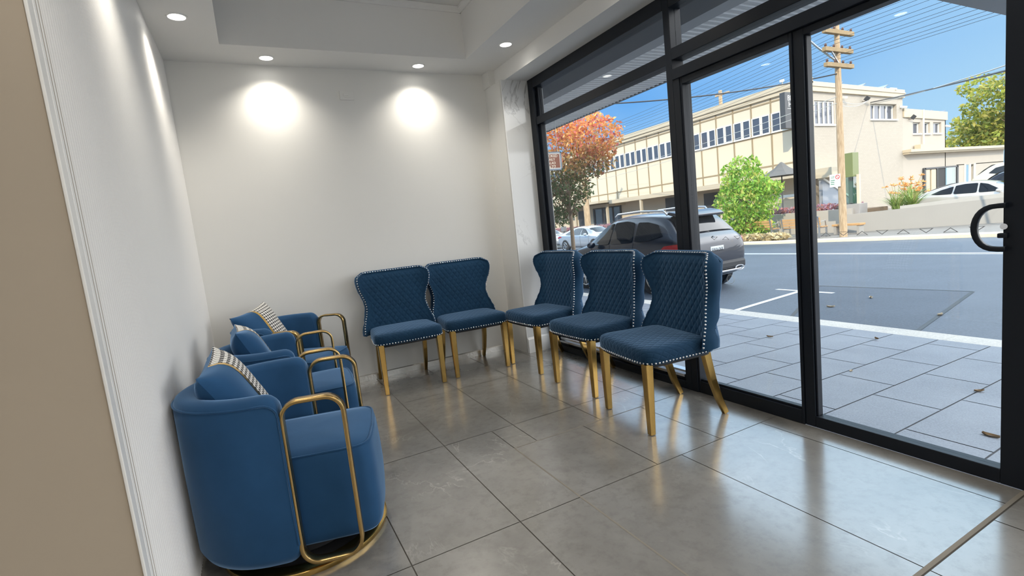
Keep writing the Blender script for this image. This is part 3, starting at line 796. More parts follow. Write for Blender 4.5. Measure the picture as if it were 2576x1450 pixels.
# fallen leaves on the paving
lf = plain('dry_brown_leaf', (.30, .20, .11), .8, var=.3, sc=20); lf2 = plain('pale_dry_leaf', (.62, .52, .38), .8, var=.2, sc=20)
for px_, py_, lb, sz, m_ in ((2493,1099,'curled brown leaf on the paving at the foot of the glass door',.035,lf),(2205,853,'small brown leaf on the paving beyond the pale kerb edge',.03,lf),(2463,985,'dry brown leaf lying by a paving joint',.028,lf),(2141,934,'tiny pale leaf on the paving by the door frame',.02,lf2),(1937,848,'thin brown leaf on the paving behind the fixed door panel',.03,lf),(2191,750,'pale leaf on the dark asphalt patch',.05,lf2),(2365,793,'pale leaf on the asphalt beside the patch',.05,lf2),(2090,773,'dry leaf on the asphalt patch near the kerb',.05,lf2)):
    q = at(px_, py_, Z=-.12 if py_ > 820 else -.39); z_ = pave_z(q.x) if q.x < 5.3 else road_z(max(q.x, 5.9))
    q = at(px_, py_, Z=z_+.006)
    o = MB().grid(lambda u, v: ((u-.5)*2*sz, (v-.5)*sz*math.sin(PI*min(1, max(.08, u))), .35*sz*(2*v-1)**2+.2*sz*(2*u-1)**2), 8, 4).build('dry_leaf', m_)
    o.location = (q.x, q.y, z_+.004); o.rotation_euler = (0, 0, px_*.7); tag(o, lb, 'leaf', 'fallen leaves outside the shop')

# awning over the footpath and the building above it
aw = MB()
for k in range(-30, 152):            # ribbed sheet: pans running across the footpath
    y = .0825*k
    if y < 1.9 or y > 12.4: continue
    aw.cur = 0; aw.add([(3.95,y,2.90),(5.14,y,2.90),(5.14,y+.071,2.896),(3.95,y+.071,2.896)], [(0,1,2,3)])
    aw.cur = 1; aw.box(3.95, 5.14, y+.071, y+.0825, 2.884, 2.90)  # ribs coloured lighter than the sheet for the light they catch
aw.cur = 0
aw.box(3.9, 5.15, 1.85, 12.4, 2.94, 3.0)
awn = aw.build('awning_soffit', [soffitm, plain('soffit_rib_lit_white', (.92, .92, .91), .5)]); struct(awn, 'ribbed sheet soffit of the shop awning', 'awning')
greyp = plain('grey_lining_board', (.30, .31, .32), .6, var=.05)
struct(MB().box(3.74, 3.97, 1.85, 12.4, 2.87, 3.0).build('awning_lining', greyp), 'grey lining strip of the awning', 'awning')
struct(MB().box(2.62, 3.74, 1.85, 12.4, 2.85, 3.0).build('lintel_reflection_box', plain('dark_lintel_reflection', (.05, .055, .062), .6)), 'dark box in place of the lintel reflection along the shopfront', 'awning')  # dark box built in place of a blurred lintel reflection
struct(MB().box(5.14, 5.19, 1.80, 12.42, 2.885, 3.25).build('awning_fascia', plain('dark_fascia', (.10, .11, .12), .5)), 'dark awning fascia edge', 'awning')
struct(MB().box(2.66, 5.9, .9, 1.76, 2.40, 2.52).build('awning_neighbour', greyp), 'lower grey awning beyond the door', 'awning')
struct(MB().box(2.5, 2.62, -9, 12.4, 2.512, 3.4).build('wall_lintel', plain('dark_grey_lintel', (.06, .065, .075), .6)), 'dark lintel over the shopfront', 'wall')
bl = MB().box(-16, 2.62, -40, 6.0, 3.4, 9.0); bl.box(-16, 2.62, 6.0, 26, 3.4, 6.3); bl.box(-16, -3.9, -40, 26, -.5, 3.4); bl.box(-3.9, 2.62, -40, -3.5, -.5, 3.4); bl.box(-3.9, 2.62, YB+.2, 26, -.5, 3.4); bl.box(2.62, 2.64, -40, -9, -.5, 2.4)
struct(bl.build('wall_upper_building', rendered), 'rendered shop building above and beside the room', 'wall')

# ------------------------------------------------------------------ light box sign under the awning
s_ = at(1377, 385, Y=7.0); s2 = at(1412, 426, Y=7.0)
sgn = thing('hanging_light_box', 'small framed COOKED DAILY SALAD light box hanging under the awning before the autumn tree', 'sign', (s2.x-.20, 7.0, (s_.z+s2.z)/2))
fr_ = MB(); w_, h_ = .205, .145
for a in ((-w_,w_,h_-.02,h_),(-w_,w_,-h_,-h_+.02),(-w_,-w_+.02,-h_,h_),(w_-.02,w_,-h_,h_)): fr_.box(a[0],a[1],-.03,.03,a[2],a[3])
fr_.build('frame', plain('blue_grey_sign_frame', (.22, .29, .36), .4), sgn)
MB().box(-w_+.018, w_-.018, -.02, .02, -h_+.018, h_-.018).build('sign_face', emis('lit_white_sign_face', (.9, .88, .86), .8), sgn)
MB().box(-w_+.035, w_-.035, -.022, -.018, -h_+.035, h_-.035).build('sign_panel', emis('lit_sign_red_panel', (.42, .19, .14), .75), sgn)
lw = emis('lit_sign_cream_letters', (1, .93, .78), 1.0)
for i, (tx, sz) in enumerate((('COOKED', .062), ('DAILY', .058), ('SALAD', .058), ('5677', .085))):
    text('lettering', tx, sz, lw, sgn, (.0, -.0235, .078-.056*i-(.012 if i == 3 else 0)), (PI/2, 0, 0), .001)
for sx in (-.15, .15): MB().cyl((sx, 0, h_), (sx, 0, 2.86-sgn.location.z), .005, 6).build('hanger_rod', steel, sgn)

# ------------------------------------------------------------------ far side ground and walls
FZ = -.52
def kx(y): return interp([(-40,20.3),(7,20.1),(11,19.6),(14,19.1),(17.5,19.0),(19.5,19.8),(21.5,21.2),(80,21.6)], y)
fp = MB(); n = 80; ys = [-30+100*k/n for k in range(n+1)]
fp.loft([[(kx(y)+.32, y, FZ+.01), (30, y, FZ+.05)] for y in ys], False, False)
fp.add([(29.9,-30,FZ+.03),(90,-30,FZ+.3),(90,80,FZ+.3),(29.9,80,FZ+.03)], [(0,1,2,3)])
struct(fp.build('footpath_far', bitumen), 'grey footpath on the far side of the road', 'footpath')
kf = MB(); kf.loft([[(kx(y)-.02, y, road_z(20)-.1), (kx(y), y, FZ-.01), (kx(y)+.03, y, FZ+.02), (kx(y)+.33, y, FZ+.02), (kx(y)+.33, y, FZ-.3)] for y in ys], True, True)
struct(kf.build('kerb_far', kerbsun), 'sunlit sandstone kerb across the road', 'kerb')
greyw = plain('grey_rendered_wall', (.37, .35, .325), .9, var=.06, sc=1.2)
def wall_line(name, p0, p1, z0, z1a, z1b, th, mat, label, cap=0):
    d = Vector((p1[0]-p0[0], p1[1]-p0[1])).normalized(); n = Vector((d.y, -d.x))*th
    if n.x < 0: n = -n
    mb = MB(); vs = []
    for (x, y), zt_ in ((p0, z1a), (p1, z1b)):
        vs += [(x, y, z0), (x+n.x, y+n.y, z0), (x+n.x, y+n.y, zt_), (x, y, zt_)]
    mb.add(vs, [(0,1,2,3),(4,7,6,5),(0,4,5,1),(1,5,6,2),(2,6,7,3),(3,7,4,0)])
    o = mb.build(name, mat); tag(o, label, 'wall'); o['kind'] = 'structure'; return o
WA, WB = at(2160, 585, Z=FZ), at(2520, 562, Z=FZ)
def on_wall(px, py):
    d = rt*(px-1288) + dn*(py-725) + fw*CF; u = WB-WA; n = Vector((u.y, -u.x, 0)); return EYE + d*((WA-EYE).dot(n)/d.dot(n))
w0, w1 = on_wall(2128, 541), on_wall(2522, 497); ext = (w1-w0)*.5
wall_line('wall_retaining', (w0.x, w0.y), (w1.x+ext.x, w1.y+ext.y), FZ-.1, w0.z, w1.z+ext.z, .25, greyw, 'long low grey retaining wall behind the footpath')
u0, u1 = on_wall(2262, 519), on_wall(2522, 484); q1 = on_wall(2262, 526)
wall_line('wall_driveway', (u0.x+.06, u0.y), (u1.x+ext.x+.06, u1.y+ext.y), q1.z-.05, u0.z, u1.z+ext.z, .14, plain('pale_grey_upstand', (.45, .43, .40), .9), 'low pale upstand on top of the retaining wall')
wall_line('wall_planter', (22.6, w0.y-.1), (22.6, 40), FZ-.1, .50, .34, .25, plain('taupe_planter_wall', (.47, .43, .39), .9, var=.05), 'long taupe planter wall in front of the hotel')
pt_ = MB().box(22.8, 25.2, 12.2, 40, FZ, .40)
struct(pt_.build('planter_soil', barkm), 'soil bed behind the planter wall', 'planter')

def leaves(name, mat, parent, boxes, n, size, cols, seed, flat=.0, colfn=None):
    """leaf blades scattered through ellipsoids: boxes = [(cx,cy,cz,rx,ry,rz,weight)]"""
    rg = np.random.default_rng(seed); wts = np.array([b[6] for b in boxes], float); wts /= wts.sum()
    idx = rg.choice(len(boxes), n, p=wts); B = np.array([b[:6] for b in boxes])[idx]
    d = rg.normal(size=(n, 3)); d /= np.linalg.norm(d, axis=1)[:, None]
    rad = rg.uniform(.25, 1, n)**.45
    c = B[:, :3] + d*rad[:, None]*B[:, 3:]
    a = rg.normal(size=(n, 3)); a[:, 2] -= flat; a /= np.linalg.norm(a, axis=1)[:, None]
    b = np.cross(a, rg.normal(size=(n, 3))); b /= np.linalg.norm(b, axis=1)[:, None]
    s = size*rg.uniform(.6, 1.25, n)[:, None]
    V = np.stack([c-a*s, c+b*s*.45, c+a*s, c-b*s*.45], 1).reshape(-1, 3)
    me = bpy.data.meshes.new(name); F = np.arange(4*n).reshape(-1, 4)
    me.from_pydata(V.tolist(), [], F.tolist()); me.materials.append(mat)
    C = np.array(cols)[rg.integers(0, len(cols), n)] if colfn is None else colfn(c, rg)
    C = np.clip(C*rg.uniform(.75, 1.25, (n, 1)), 0, 1)
    ca = me.color_attributes.new('leaf', 'FLOAT_COLOR', 'POINT')
    ca.data.foreach_set('color', np.repeat(np.concatenate([C, np.ones((n, 1))], 1), 4, axis=0).ravel().astype(np.float32))
    o = bpy.data.objects.new(name, me); COL.objects.link(o)
    if parent: o.parent = parent
    return o
def branches(mb, base, h, r, spread, k, seed):
    rd_ = random.Random(seed); base = Vector(base)
    mb.tube([base, base+Vector((.03, .02, h*.5)), base+Vector((.0, .05, h))], [r, r*.8, r*.55], 8)
    for i in range(k):
        a = 2*PI*i/k+rd_.random(); z = h*rd_.uniform(.55, .98); L = spread*rd_.uniform(.6, 1)
        s0 = base+Vector((0, 0, z)); e = s0+Vector((math.cos(a)*L, math.sin(a)*L, L*rd_.uniform(.5, 1.2)))
        mb.tube([s0, s0.lerp(e, .5)+Vector((0, 0, -.05*L)), e], [r*.4, r*.25, r*.08], 6)
# autumn tree in the kerb bay beyond the parked car
def autumn(c, rg):  # leaves turn orange upward; the dark low greens also carry painted shade
    z = c[:, 2]; t = np.clip((z-5.2)/3.0+rg.normal(0, .22, len(z))-.09*c[:, 1], 0, 1)[:, None]
    g = np.array([[.07, .12, .035], [.10, .13, .04], [.16, .10, .05]])[rg.integers(0, 3, len(z))]
    o = np.array([[.80, .34, .09], [.85, .42, .12], [.70, .20, .09], [.62, .16, .14], [.80, .50, .20]])[rg.integers(0, 5, len(z))]
    return g*(1-t)+o*t
tb = at(1435, 610, X=21.6)
cc = at(1440, 410, X=21.6)
t = thing('autumn_tree', 'street tree turning orange and red at the top, dark green below', 'tree', (9.3, 13.35, road_z(9.3)))
bm_ = MB(); branches(bm_, (0, .3, 0), 3.2, .075, 1.1, 9, 3); bm_.build('trunk', barkm, t, smooth=60)
gz = [(0, -3.0, 7.3, 2, 2.3, 1.4, 2.6), (0, -1.0, 8.4, 2, 2.5, 1.1, 2.2), (0, 1.6, 8.6, 2, 2.5, 1.1, 2), (0, 0, 6.2, 2.2, 3.2, 1.6, 4), (0, 2.4, 5.4, 2.2, 2.3, 1.9, 3), (0, -2.6, 5.6, 1.6, 1.9, 1.1, 1.3), (0, 1.9, 3.5, 1.9, 2.1, 1.6, 2.6), (0, 2.5, 2.2, 1.5, 1.5, .9, 1.0), (0, .0, 4.0, 1.5, 1.9, 1.2, 1.4), (0, -3.9, 6.4, 1, 1, 1, .5)]
leaves('foliage', leafm, t, [(g[0]*.425, g[1]*.425, g[2]*.425+.9, g[3]*.425, g[4]*.425, g[5]*.425, g[6]) for g in gz], 8200, .070, None, 5, .4, lambda c, rg: autumn((c-np.array([0, 0, .9]))/.425, rg))
# leafy green tree in the kerb bay
t = thing('green_street_tree', 'bushy bright green street tree in the kerb bay before the benches', 'tree', (20.6, 15.75, FZ))
bm_ = MB(); branches(bm_, (0, 0, 0), 2.3, .07, 1.1, 9, 8); bm_.build('trunk', barkm, t, smooth=60)
gz = [(0, 0, 1.75, 1.35, 1.30, .95, 4), (0, .15, .95, 1.15, 1.0, .75, 2.4), (0, .05, 2.5, 1.0, 1.0, .75, 2.2), (0, .35, 3.3, .42, .42, .5, .45), (0, -.35, 3.25, .35, .3, .5, .25), (0, .9, 3.05, .3, .32, .5, .25), (0, -1.15, 2.2, .5, .45, .32, .5), (0, -.2, .55, .9, .9, .4, 1.2)]
GR = [(.20, .42, .05), (.28, .52, .06), (.36, .58, .09), (.14, .30, .05), (.42, .56, .10), (.50, .50, .12)]
leaves('foliage', leafm, t, [(a*1.1, b*1.1, c_*1.03, d*1.1, e*1.12, f*1.03, g) for a, b, c_, d, e, f, g in gz], 6500, .10, GR, 6, 1.0)
tuftm = leafm
o = leaves('dry_grass', leafm, None, [(19.8, 15.3+.55*k, FZ+.16, .35, .4, .16, 1) for k in range(-3, 5)], 900, .13, [(.70, .60, .36), (.60, .48, .28), (.78, .70, .48)], 7, 0)
tag(o, 'pale dry grass round the foot of the green street tree', 'grass', kind='stuff')
# broad tree beyond the car park
bt = at(2560, 330, X=50)
t = thing('fig_tree', 'broad yellow green tree standing beyond the hotel wing', 'tree', (62, 17.6, -.3)); t.scale = (1.24, 1.24, 1.24)
bm_ = MB(); branches(bm_, (0, 0, 0), 4.5, .35, 3.0, 8, 2); bm_.build('trunk', barkm, t, smooth=60)
gz = []
rd_ = random.Random(4)
for k in range(46):
    a = rd_.uniform(0, 2*PI); r_ = rd_.uniform(0, 1)**.5; zz = rd_.uniform(0, 1)
    R_z = math.sqrt(max(.05, 1-(zz*.95)**2)); gz.append((3.0*r_*math.cos(a)*R_z, 5.4*r_*math.sin(a)*R_z, 3.6+5.6*zz, 1.3, 1.5, .8, 1))
leaves('foliage', leafm, t, gz, 15000, .19, [(.42, .44, .07), (.52, .50, .10), (.30, .36, .06), (.20, .26, .05), (.60, .52, .14)], 8, .3)

# purple planting and orange flower clumps
def hedge(label, y0, y1, x0, x1, z, n, seed):
    o = leaves('foliage_bed', leafm, None, [(lerp(x0, x1, .5), y, z, (x1-x0)/2, .45, .17, 1) for y in np.arange(y0, y1, .5)], n, .085, [(.42, .22, .30), (.34, .16, .24), (.55, .34, .40), (.50, .20, .16), (.28, .22, .20)], seed, -.8)
    return tag(o, label, 'plants', kind='stuff')
hedge('purple leaved plants along the planter wall under the hotel canopy', 22.5, 39.5, 23.0, 24.2, .55, 4200, 11)
hedge('purple leaved plants on the planter wall behind the benches', 12.6, 16.6, 23.0, 23.7, .60, 1300, 12)
def lily(label, loc, s, seed):
    t = thing('lily_clump', label, 'plant', loc, 0, 'orange flowering clumps on the retaining wall'); rd_ = random.Random(seed)
    b = MB()
    for k in range(120):
        a = rd_.uniform(0, 2*PI); L = s*rd_.uniform(.5, 1); lean = rd_.uniform(.3, 1.25); w = .022*s; p0 = Vector((rd_.uniform(-.12, .12), rd_.uniform(-.12, .12), 0))*s
        dr = Vector((math.cos(a), math.sin(a), 0)); sd_ = Vector((-dr.y, dr.x, 0)); row = []
        for j in range(5):
            q = j/4; p = p0 + dr*L*lean*q**1.3 + Vector((0, 0, L*(q*1.05-.45*lean*q*q))); ww = w*(1-q)**.6+.001; row.append([p-sd_*ww, p+sd_*ww])
        b.loft(row, False, False)
    lo = b.build('leaf_blades', plain('strap_leaf_green', (.28, .40, .10), .5, var=.35, sc=3), t)
    st_ = MB()
    for k in range(11):
        a = rd_.uniform(0, 2*PI); L = s*rd_.uniform(.65, 1.05); tip = Vector((math.cos(a)*.35*s*rd_.random(), math.sin(a)*.55*s*rd_.uniform(.2, 1), L))
        st_.tube([(0, 0, 0), tip*.5+Vector((0, 0, .08*s)), tip], [.012*s, .009*s, .007*s], 5)
        fl_ = MB()
        for m_ in range(9):
            d = Vector((rd_.gauss(0, 1), rd_.gauss(0, 1), rd_.uniform(-.2, 1))).normalized(); fl_.tube([tip-d*.005, tip+d*.07*s, tip+d*.12*s], [.010*s, .014*s, .002], 5)
        fl_.build('flower_head', plain('orange_petals', (.85, .38, .12), .6, var=.25, sc=9), t)
    st_.build('flower_stalks', plain('flower_stalk', (.40, .34, .14), .6), t)
    return t
f1, f2, f3 = on_wall(2238, 531), on_wall(2282, 525), on_wall(2330, 500)
lily('orange flowering strap leaf clump at the front of the retaining wall', (f1.x+.55, f1.y, f1.z-.05), 1.05, 1)
lily('orange flowering strap leaf clump beside the silver tail light', (f2.x+.7, f2.y+.15, f2.z-.05), 1.0, 2)
lily('orange flowering clump in front of the glass shop door', (f3.x+1.6, f3.y+1.3, f3.z-.2), 1.15, 3)

# ------------------------------------------------------------------ hotel across the road
cream = plain('cream_cladding', (.70, .60, .46), .85, var=.03, sc=.7)
creamtrim = plain('cream_trim', (.58, .49, .36), .7, var=.04, sc=1)
tanrib = plain('tan_cover_strip', (.33, .25, .15), .7, var=.05)
whitef = plain('white_window_frame', (.80, .78, .72), .5, var=.03)
charcoal = plain('charcoal_paint', (.055, .058, .065), .5, var=.05)
roofm = plain('pale_roof', (.55, .52, .48), .8)
H = thing('hotel', 'long cream two storey hotel with tan strips and a row of upper windows', 'building', (28, 17.37, 0))
def hb(name, mat, *bx, par=H, **k):
    mb = MB()
    for b in bx: mb.box(b[0]-28, b[1]-28, b[2]-17.37, b[3]-17.37, b[4], b[5])
    return mb.build(name, mat, par, **k)
YE = 48
hb('front_wall', cream, (28, 28.3, 17.38, YE, -.6, 7.3))
hb('parapet', creamtrim, (27.80, 28.35, 17.25, YE, 7.28, 7.58), (27.88, 28.3, 17.32, YE, 7.16, 7.28), (27.84, 28.3, 17.30, YE, 7.05, 7.16))
bx = []
VK = [18.265+1.295*k for k in range(24)]
for v in VK: bx.append((27.965, 28.0, v-.042, v+.042, 2.6, 7.05))
hb('cover_strips', tanrib, *bx, (27.97, 28, 17.4, YE, 6.81, 6.89), (27.965, 28, 17.4, YE, 5.00, 5.09), (27.97, 28, 17.4, YE, 3.16, 3.24))
wn0 = None
blind = plain('cream_curtain', (.55, .50, .42), .9, var=.15, sc=5)
for i, v in enumerate(VK[:-1]):
    for j, (a, wd) in enumerate(((.07, .55), (.665, .60))):
        if i < 1 and j == 0 and False: continue
        if wn0 is None:
            wn0 = MB(); 
            for b in ((-.05,.01,0,.06,0,1.09),(-.05,.01,.46,.52,0,1.09),(-.05,.01,.06,.46,1.03,1.09),(-.05,.01,.06,.46,0,.06),(-.10,-.05,-.02,.54,-.04,.0)): wn0.box(*b)
            wn0 = wn0.build('window', whitef, H); p0 = MB().box(-.02, -.012, .06, .46, .06, 1.03).build('pane', paneglass, wn0)
            o = wn0
        else:
            o = wn0.copy(); COL.objects.link(o); o.parent = H
            q = p0.copy(); COL.objects.link(q); q.parent = o
        o.location = (0-.002, v+a-17.37, 5.10); o.scale = (1, wd/.52, 1)
        if (i*3+j*5) % 7 < 2:
            MB().box(-.011, -.004, .07, .24, .07, 1.02).build('curtain', blind, o)
# side wall to the right, brick
sw = MB(); z_top = [(28.0, 7.10), (37.76, 6.98)]
def sidebox(mb, x0, x1, z0, z1, y0=17.37, y1=17.7): mb.box(x0-28, x1-28, y0-17.37, y1-17.37, z0, z1); return mb
s1 = MB()
for b in ((28.02,28.58,-.6,7.0),(28.58,30.45,-.6,5.05),(28.58,30.45,6.38,7.0),(30.45,34.1,-.6,7.0),(34.1,37.05,-.6,5.36),(34.1,37.05,6.32,7.0),(37.05,37.76,-.6,7.0)): sidebox(s1, *b)
s1.build('side_wall', brickm, H)
MB().prism([(x-28, z) for x, z in ((27.84,6.86),(37.80,6.70),(37.80,7.18),(27.84,7.38))], 'y', -.12, .3).build('side_parapet', creamtrim, H)
MB().prism([(x-28, z) for x, z in ((27.80,7.12),(37.84,6.94),(37.84,7.0),(27.80,7.18))], 'y', -.16, -.1).build('side_parapet_moulding', creamtrim, H)
hb('roof', roofm, (28.2, 37.7, 17.5, YE, 6.9, 7.0), (37.7, 43.2, 17.6, 30, 5.4, 5.5))
def sidewin(x0, x1, z0, z1, n, rec):
    f = MB(); y0 = rec
    f.box(x0-28, x1-28, y0, y0+.06, z0, z0+.05); f.box(x0-28, x1-28, y0, y0+.06, z1-.05, z1)
    for k in range(n+1):
        x = lerp(x0+.04, x1-.04, k/n); f.box(x-.05-28, x+.05-28, y0-.02, y0+.06, z0, z1)
    f.box(x0-28-.06, x1-28+.06, -.08, rec, z0-.09, z0)
    o = f.build('window', whitef, H)
    for k in range(n):
        a = lerp(x0+.04, x1-.04, k/n)+.05; b = lerp(x0+.04, x1-.04, (k+1)/n)-.05
        MB().box(a-28, b-28, y0+.03, y0+.04, z0+.05, z1-.05).build('pane', paneglass, o)
sidewin(28.60, 30.43, 5.09, 6.36, 4, .06); sidewin(34.14, 37.02, 5.40, 6.30, 4, .22)
# lower wing
s2 = MB()
for b in ((37.76,39.0,-.6,5.5),(39.0,42.7,-.6,4.48),(39.0,42.7,5.22,5.5),(39.95,40.3,4.48,5.22),(41.2,41.6,4.48,5.22),(42.7,43.3,-.6,5.5)): sidebox(s2, *b)
s2.box(43.2-28, 43.3-28, 0, 12, -.6, 5.5)
s2.build('wing_wall', rendered, H)
MB().prism([(x-28, z) for x, z in ((37.78,5.52),(43.4,5.36),(43.4,5.90),(37.78,6.06))], 'y', -.08, .3).build('wing_parapet', creamtrim, H)
for x0, x1 in ((39.02,39.93),(40.32,41.18),(41.62,42.68)): sidewin(x0, x1, 4.50, 5.20, 1, .14)
MB().cyl((40.12-28, -.10, 3.5), (40.12-28, -.10, 6.0), .05, 8).build('vent_pipe', whitef, H)
# single storey canopy roof with shop doors beneath
hb('wing_canopy', creamtrim, (37.70, 52.6, 16.9, 17.5, 3.28, 3.46), (37.75, 52.5, 17.0, 17.5, 3.18, 3.28), (39.0, 41.5, 16.95, 17.3, 3.46, 3.74), par=H)
hb('shop_wall', rendered, (43.3, 52.4, 17.37, 17.6, 2.25, 3.28), (44.85, 46.0, 17.37, 17.6, -.6, 2.3), (47.6, 52.4, 17.37, 17.6, -.6, 2.3))
hb('shop_door', charcoal, (40.15, 40.35, 17.24, 17.4, -.6, 2.22), (44.65, 44.85, 17.24, 17.4, -.6, 2.22), (40.2, 44.8, 17.24, 17.4, 2.14, 2.24), (41.85, 41.95, 17.25, 17.4, -.6, 2.2))
hb('door_panels', creamtrim, (40.42, 40.95, 17.28, 17.34, -.6, 2.1), (41.15, 41.75, 17.28, 17.34, -.6, 2.1))
hb('doorway', black_in, (41.95, 43.2, 17.33, 17.36, -.6, 2.14)); hb('door_glass', glass_green, (43.2, 44.6, 17.28, 17.30, -.6, 2.14))
hb('bay_window', whitef, (46.0, 47.6, 17.3, 17.4, .8, .95), (46.0, 46.1, 17.3, 17.4, .8, 2.3), (46.75, 46.85, 17.3, 17.4, .8, 2.3), (47.5, 47.6, 17.3, 17.4, .8, 2.3))
# canopy over the ground floor with posts, doors behind
hb('street_canopy', creamtrim, (26.3, 28.05, 17.2, 32.9, 2.26, 2.56), (26.3, 28.05, 37.6, YE, 2.26, 2.56), (25.2, 28.05, 32.9, 37.6, 2.40, 2.58), (28.0, 30.5, 16.2, 17.4, 2.10, 2.62), par=H)
hb('entry_fascia', creamtrim, (26.9, 28.02, 32.9, 37.7, 2.10, 2.36))
for v in (21.3, 25.2, 29.28, 33.36, 37.9, 40.2, 44): hb('canopy_post', creamtrim, (26.34, 26.52, v-.09, v+.09, -.5, 2.3))
hb('entrance', charcoal, (27.9, 28.0, 33.45, 33.6, -.5, 2.12), (27.9, 28.0, 37.1, 37.3, -.5, 2.12), (27.9, 28.0, 33.5, 37.3, 2.0, 2.14), (27.9, 28.0, 35.4, 35.6, -.5, 2.05), (27.9, 28, 34.5, 34.6, -.5, 2.05))
hb('entrance_glass', paneglass, (27.97, 27.99, 33.6, 37.1, -.5, 2.0))
hb('side_door', charcoal, (27.9, 28.0, 38.5, 39.6, -.5, 2.05)); hb('side_door', charcoal, (27.9, 28.0, 26.6, 28.3, -.5, 2.15)); hb('side_door', charcoal, (27.9, 28.0, 23.5, 24.7, -.5, 2.1))
hb('servery_window', whitef, (26.95, 27.05, 17.55, 18.7, 1.25, 1.40), (26.95, 27.05, 17.5, 17.62, 1.2, 2.25))
hb('downpipe', whitef, (27.86, 27.97, 17.50, 17.62, 2.5, 5.0)); hb('corner_strip', whitef, (30.9, 31.05, 17.30, 17.4, 5.1, 6.3))
# grey wedge built for the stair's shadow triangle, under a white sloping cap
MB().prism([(x-28, z) for x, z in ((28.2,-.5),(31.4,-.5),(31.4,.55),(28.2,2.02))], 'y', -.55, -.35).build('stair_shade_wedge', plain('stair_shade_grey', (.33, .35, .39), .8), H)
MB().prism([(x-28, z) for x, z in ((28.2,2.02),(31.4,.55),(31.4,.66),(28.2,2.13))], 'y', -.62, -.3).build('stair_cap', whitef, H)
# blade sign
sg = thing('hotel_blade_sign', 'charcoal BERALA HOTEL OPEN TILL LATE blade sign on the hotel front', 'sign', (27.1, 17.62, 5.86))
MB().box(-.9, .84, -.15, .15, -.94, .94).build('sign_box', charcoal, sg, bevel=.01)
wl_ = plain('white_sign_letters', (.85, .84, .80), .6); yl_ = plain('yellow_sign_letters', (.80, .62, .30), .6)
for tx, zz, mm, sz in (('BERALA', .62, wl_, .40), ('HOTEL', .30, wl_, .40), ('OPEN', -.18, yl_, .36), ('TILL', -.47, yl_, .36), ('LATE', -.76, yl_, .36)):
    text('lettering', tx, sz, mm, sg, (-.02 if len(tx) > 4 else .08, -.153, zz), (PI/2, 0, 0), .003, xs=.95)
MB().box(-.7, .7, -.156, -.15, .07, .09).build('divider_line', wl_, sg)
MB().box(.88, .90, -.05, .05, .5, .7).build('wall_bracket', steel, sg)
# roof-top equipment
def camera_unit(label, loc, rz, up=True):
    t = thing('security_camera', label, 'security camera', loc, rz, 'white security cameras on the hotel')
    MB().cyl((0, 0, 0), (0, 0, .28 if up else -.0), .05, 8).build('post', whitef, t) if up else MB().cyl((0, 0, 0), (0, -.14, .0), .04, 8).build('post', whitef, t)
    o = MB().box(-.14, .14, -.34, .28, .0, .2).build('camera_body', whitef, t, bevel=.03); o.location = (0, -.05, .27) if up else (0, -.2, -.1); o.rotation_euler = (.25, 0, 0); t.scale = (.62, .62, .62)
    return t
q = at(1968, 212, X=27.95); camera_unit('white security camera on the parapet above the blade sign', (27.95, q.y, 7.58), -1.2)
q = at(2248, 226, Y=17.3); camera_unit('white security camera on the parapet end above the four pane window', (q.x, 17.4, 7.0), .8)
q = at(2268, 270, Y=17.3); camera_unit('white security camera at the brick corner beside the low wing', (q.x, 17.37, q.z), .5, False)
q = at(2121, 246, Y=17.3); camera_unit('white dome camera on the brick wall beside the utility pole', (q.x, 17.37, q.z), -.4, False)
q = at(2383, 317, Y=17.3); camera_unit('white security camera on the end wall of the low wing', (43.3, 17.45, q.z), .7, False)
def flood(label, loc):
    t = thing('floodlight', label, 'floodlight', loc, 0, 'dark floodlights on the hotel side wall')
    MB().tube([(0, 0, 0), (0, -.25, -.05), (0, -.4, .1)], .03, 6).build('bracket', charcoal, t)
    o = MB().box(-.3, .3, -.05, .05, -.22, .22).build('lamp_head', charcoal, t, bevel=.02); o.location = (.05, -.42, .15); o.rotation_euler = (.7, .3, 0); t.scale = (.6, .6, .6)
q = at(2172, 250, Y=17.3); flood('dark floodlight on the brick wall between pole and four pane window', (q.x, 17.37, q.z-.1))
q = at(2289, 300, Y=17.3); flood('dark floodlight on the low wing before its three windows', (q.x, 17.37, q.z))
solar_m = plain('blue_black_solar_cell', (.03, .05, .10), .15, var=.2)
def solar(label, loc):
    t = thing('solar_panel', label, 'solar panel', loc, 0, 'solar panels tilted on the hotel roofs')
    o = MB().box(-.85, .85, 0, 1.0, -.02, .02).build('panel', solar_m, t); o.rotation_euler = (0, -.42, 0); o.location = (0, 0, .42)
    MB().box(.66, .72, .1, .9, 0, .70).build('support', steel, t); MB().box(-.75, -.70, .1, .9, 0, .10).build('support', steel, t)
    return t
sp = None
for px_, py_, zb_, lb in ((2085,212,7.0,'solar panel on the brick block roof behind the utility pole'),(2143,212,7.0,'solar panel on the brick block roof just past the utility pole'),(2200,218,7.0,'solar panel on the brick block roof before the parapet camera'),(2287,278,5.5,'solar panel on the low wing roof next to the brick corner'),(2315,280,5.5,'middle solar panel on the low wing roof'),(2348,282,5.5,'solar panel on the low wing roof nearest the yellow green tree')):
    q = at(px_, py_, Y=18.6)
    sp = solar(lb, (q.x, 18.2, zb_)) if sp is None else dup(sp, (q.x, 18.2, zb_), None, lb)

